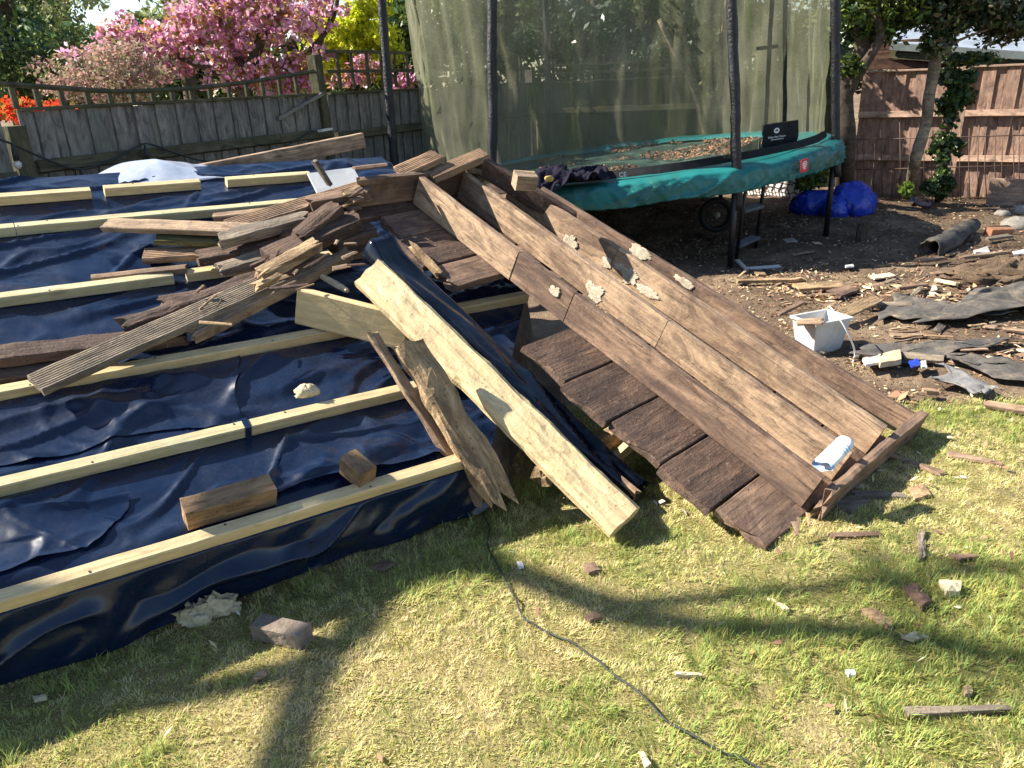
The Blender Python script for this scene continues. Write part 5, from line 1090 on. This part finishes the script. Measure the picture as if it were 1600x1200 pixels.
sheet('felt_sheet', [(1375, 500), (1440, 510), (1600, 500), (1400, 470)], 'dark torn felt sheet spread behind the lawn corner', M_felt, .03, 3)
sheet('felt_sheet', [(1430, 512), (1640, 498), (1660, 462), (1530, 466)], 'rippled dark felt sheet at the right edge', M_felt, .09, 5)
sheet('felt_strip', [(1458, 598), (1536, 618), (1556, 612), (1474, 574)], 'grey curled felt strip at the edge of the lawn', M_felt_lt, .06, 7)
sheet('felt_strip', [(1480, 568), (1640, 606), (1640, 580), (1490, 560)], 'narrow dark felt strip behind the grey one', M_felt, .04, 9)
sheet('wet_sheet', [(1330, 565), (1480, 560), (1600, 535), (1340, 545)], 'thin dark felt lying flat in front of the white tub', M_felt, .02, 11)
rl = smooth_pts([G(1452, 390, .07), G(1475, 382, .08), G(1500, 365, .09), G(1520, 352, .10)], 5)
fr = tube('felt_roll', rl, np.linspace(.095, .07, len(rl)), M_felt, None, 16, .25, 4); fm = fr.data
vv = [tuple(v.co) for v in fm.vertices]; ff = [tuple(p.vertices) for p in fm.polygons if len(p.vertices) == 4]; fr.data = mesh('felt_roll', vv, ff, True); fr.data.materials.append(M_felt); md = fr.modifiers.new('thickness', 'SOLIDIFY'); md.thickness = .012; md.offset = -1
lab(fr, 'hollow black rolled piece of roofing felt in the middle of the rubbish', 'felt roll')
sheet('felt_sheet', [(1412, 322), (1462, 330), (1456, 314), (1418, 312)], 'small black plastic scrap at the foot of the leaning trunk', M_memb, .05, 13, 'plastic scrap')
b_ = blob('earth_clod', G(1585, 448), (.38, .20, .11), M_soil, 8, .6, 4.5, None, 56, -.4, .1, True); lab(b_, 'dark heap of earth at the right edge', 'earth heap')
lab(board('terracotta_brick', G(1546, 356, .10), G(1580, 354, .10), .11, .11, V(.1, -.2, 1), M_brick, None, rough=.004, edge=.006, seed=450), 'terracotta brick among the stones at the right', 'brick')
for i, (px, py, sx, lb) in enumerate(((1588, 360, .13, 'grey stone right of the terracotta brick'), (1598, 335, .10, 'grey stone above the terracotta brick'), (1565, 338, .07, 'dark round stone behind the terracotta brick'))):
    b_ = blob('stone', G(px, py), (sx, sx*.8, sx*.6), M_conc, 70+i, .3, 2, None, 18, -.5, 0, True); lab(b_, lb, 'stone', 'stones at the right')
lab(board('edging_plank', rf(rt(1545, 300), .30, .5), rf(rt(1680, 300), .30, .5), .03, .34, V(0, 0, 1), M_fence_rail, None, seed=452), 'grey gravel board standing at the foot of the right fence', 'board')
lab(board('white_strip', G(1152, 405, .05), G(1168, 421, .03), .04, .02, V(0, 0, 1), M_white, None, seed=453), 'short leg of a white plastic corner piece under the trampoline edge', 'plastic strip')
lab(board('white_strip', G(1166, 419, .03), G(1218, 415, .04), .035, .02, V(0, -.4, 1), M_white, None, seed=454), 'long white plastic strip on the soil in front of the trampoline', 'plastic strip')
BR = [('white_paper', [(1348, 562), (1372, 558), (1375, 568), (1352, 572)], M_paper, 'small white paper scrap left of the cream box lid', 'paper'),
      ('box_lid', [(1370, 560), (1405, 553), (1408, 568), (1376, 573)], M_card, 'cream folded box lid at the edge of the lawn', 'box'),
      ('blue_wrapper', [(1420, 566), (1432, 562), (1440, 570), (1425, 574)], M_blue, 'small blue wrapper beside the cream box lid', 'wrapper'),
      ('white_pot', [(1438, 566), (1446, 565), (1448, 574), (1440, 575)], M_paper, 'tiny white carton right of the blue wrapper', 'carton'),
      ('white_sheet', [(1520, 392), (1542, 386), (1548, 395), (1524, 396)], M_white, 'pale grey plastic sheet piece on the soil', 'plastic sheet'),
      ('white_tile', [(1582, 394), (1600, 391), (1606, 397), (1586, 398)], M_paper, 'white tile at the right edge of the picture', 'tile'),
      ('blue_scrap', [(1320, 415), (1333, 413), (1334, 417), (1322, 418)], M_white, 'tiny pale blue scrap on the sunlit bark', 'scrap'),
      ('foam_slab', [(1358, 432), (1390, 427), (1398, 432), (1366, 437)], M_foam, 'cream foam slab on the sunlit bark', 'foam')]
for i, (nm, pts, mt, lb, ct) in enumerate(BR): lab(chunk(nm, pts, .05, .012 if ct != 'box' else .03, mt, 460+i), lb, ct)
PLK = [((1500, 405), (1578, 393), .07, M_old_light, 'long brown plank on the soil at the right'), ((1455, 432), (1510, 425), .06, M_old, 'short dark plank below the foam slab'), ((1430, 412), (1478, 400), .06, M_old_light, 'reddish offcut in front of the felt roll'),
       ((1240, 452), (1320, 440), .10, M_rot, 'pale sawn offcut behind the white tub'), ((1300, 462), (1335, 446), .12, M_old, 'brown square of board behind the white tub'), ((1148, 442), (1262, 436), .05, M_rot, 'long tan splinter behind the panel'),
       ((1178, 436), (1200, 432), .06, M_rot, 'thick sunlit wood stub behind the panel'), ((1330, 476), (1432, 476), .06, M_deck_grey, 'grey lath on the shaded soil'), ((1405, 552), (1480, 557), .06, M_deck_grey, 'flat grey plank just beyond the lawn'),
       ((1400, 455), (1450, 447), .05, M_old, 'dark flat offcut in the middle of the rubbish'), ((1440, 603), (1470, 600), .05, M_old_light, 'reddish bark piece at the grass edge'), ((1535, 622), (1620, 630), .05, M_old_light, 'long reddish strip along the grass edge'),
       ((1460, 440), (1500, 446), .07, M_foam, 'pale cream lump beside the dark plank'), ((1545, 415), (1650, 395), .05, M_rot, 'tan lath at the right edge'), ((1540, 375), (1580, 368), .06, M_deck_grey, 'grey offcut below the terracotta brick')]
for i, (a_, b_, w_, mt, lb) in enumerate(PLK):
    p, q = G(*a_, .06), G(*b_, .07); p[2] += float(soil_z(p[0], p[1])); q[2] += float(soil_z(q[0], q[1]))-.02
    lab(board('wood_offcut', p, q, w_, .025, V(random.uniform(-.3, .3), random.uniform(-.4, .1), 1), mt, None, rough=.003, edge=.008, jag=(.03, .03), seed=500+i), lb, 'offcut', 'offcuts on the soil')
for i in range(70):
    px = random.uniform(1140, 1610); py = random.uniform(405, 590)
    p = G(px, py)
    if p[1] < float(lawn_back(p[0]))+.1 or (px < 1240 and py > 470) or (px < 1330 and py > 560): continue
    L = random.uniform(.06, .22); a_ = random.uniform(-.6, .9); z = float(soil_z(p[0], p[1]))+.03
    q = p+V(math.cos(a_)*L, math.sin(a_)*L, 0); p[2] = z; q[2] = z+random.uniform(-.01, .03)
    lab(board('wood_splinter', p, q, random.uniform(.012, .05), .010, V(random.uniform(-.4, .4), random.uniform(-.4, .4), 1), random.choice((M_rot, M_old_light, M_old, M_deck_pale, M_deck_grey)), None, rough=.003, edge=.006, jag=(.03, .03), seed=600+i), 'small loose splinter of wood among the rubbish on the soil', 'splinter', 'loose splinters on the soil')
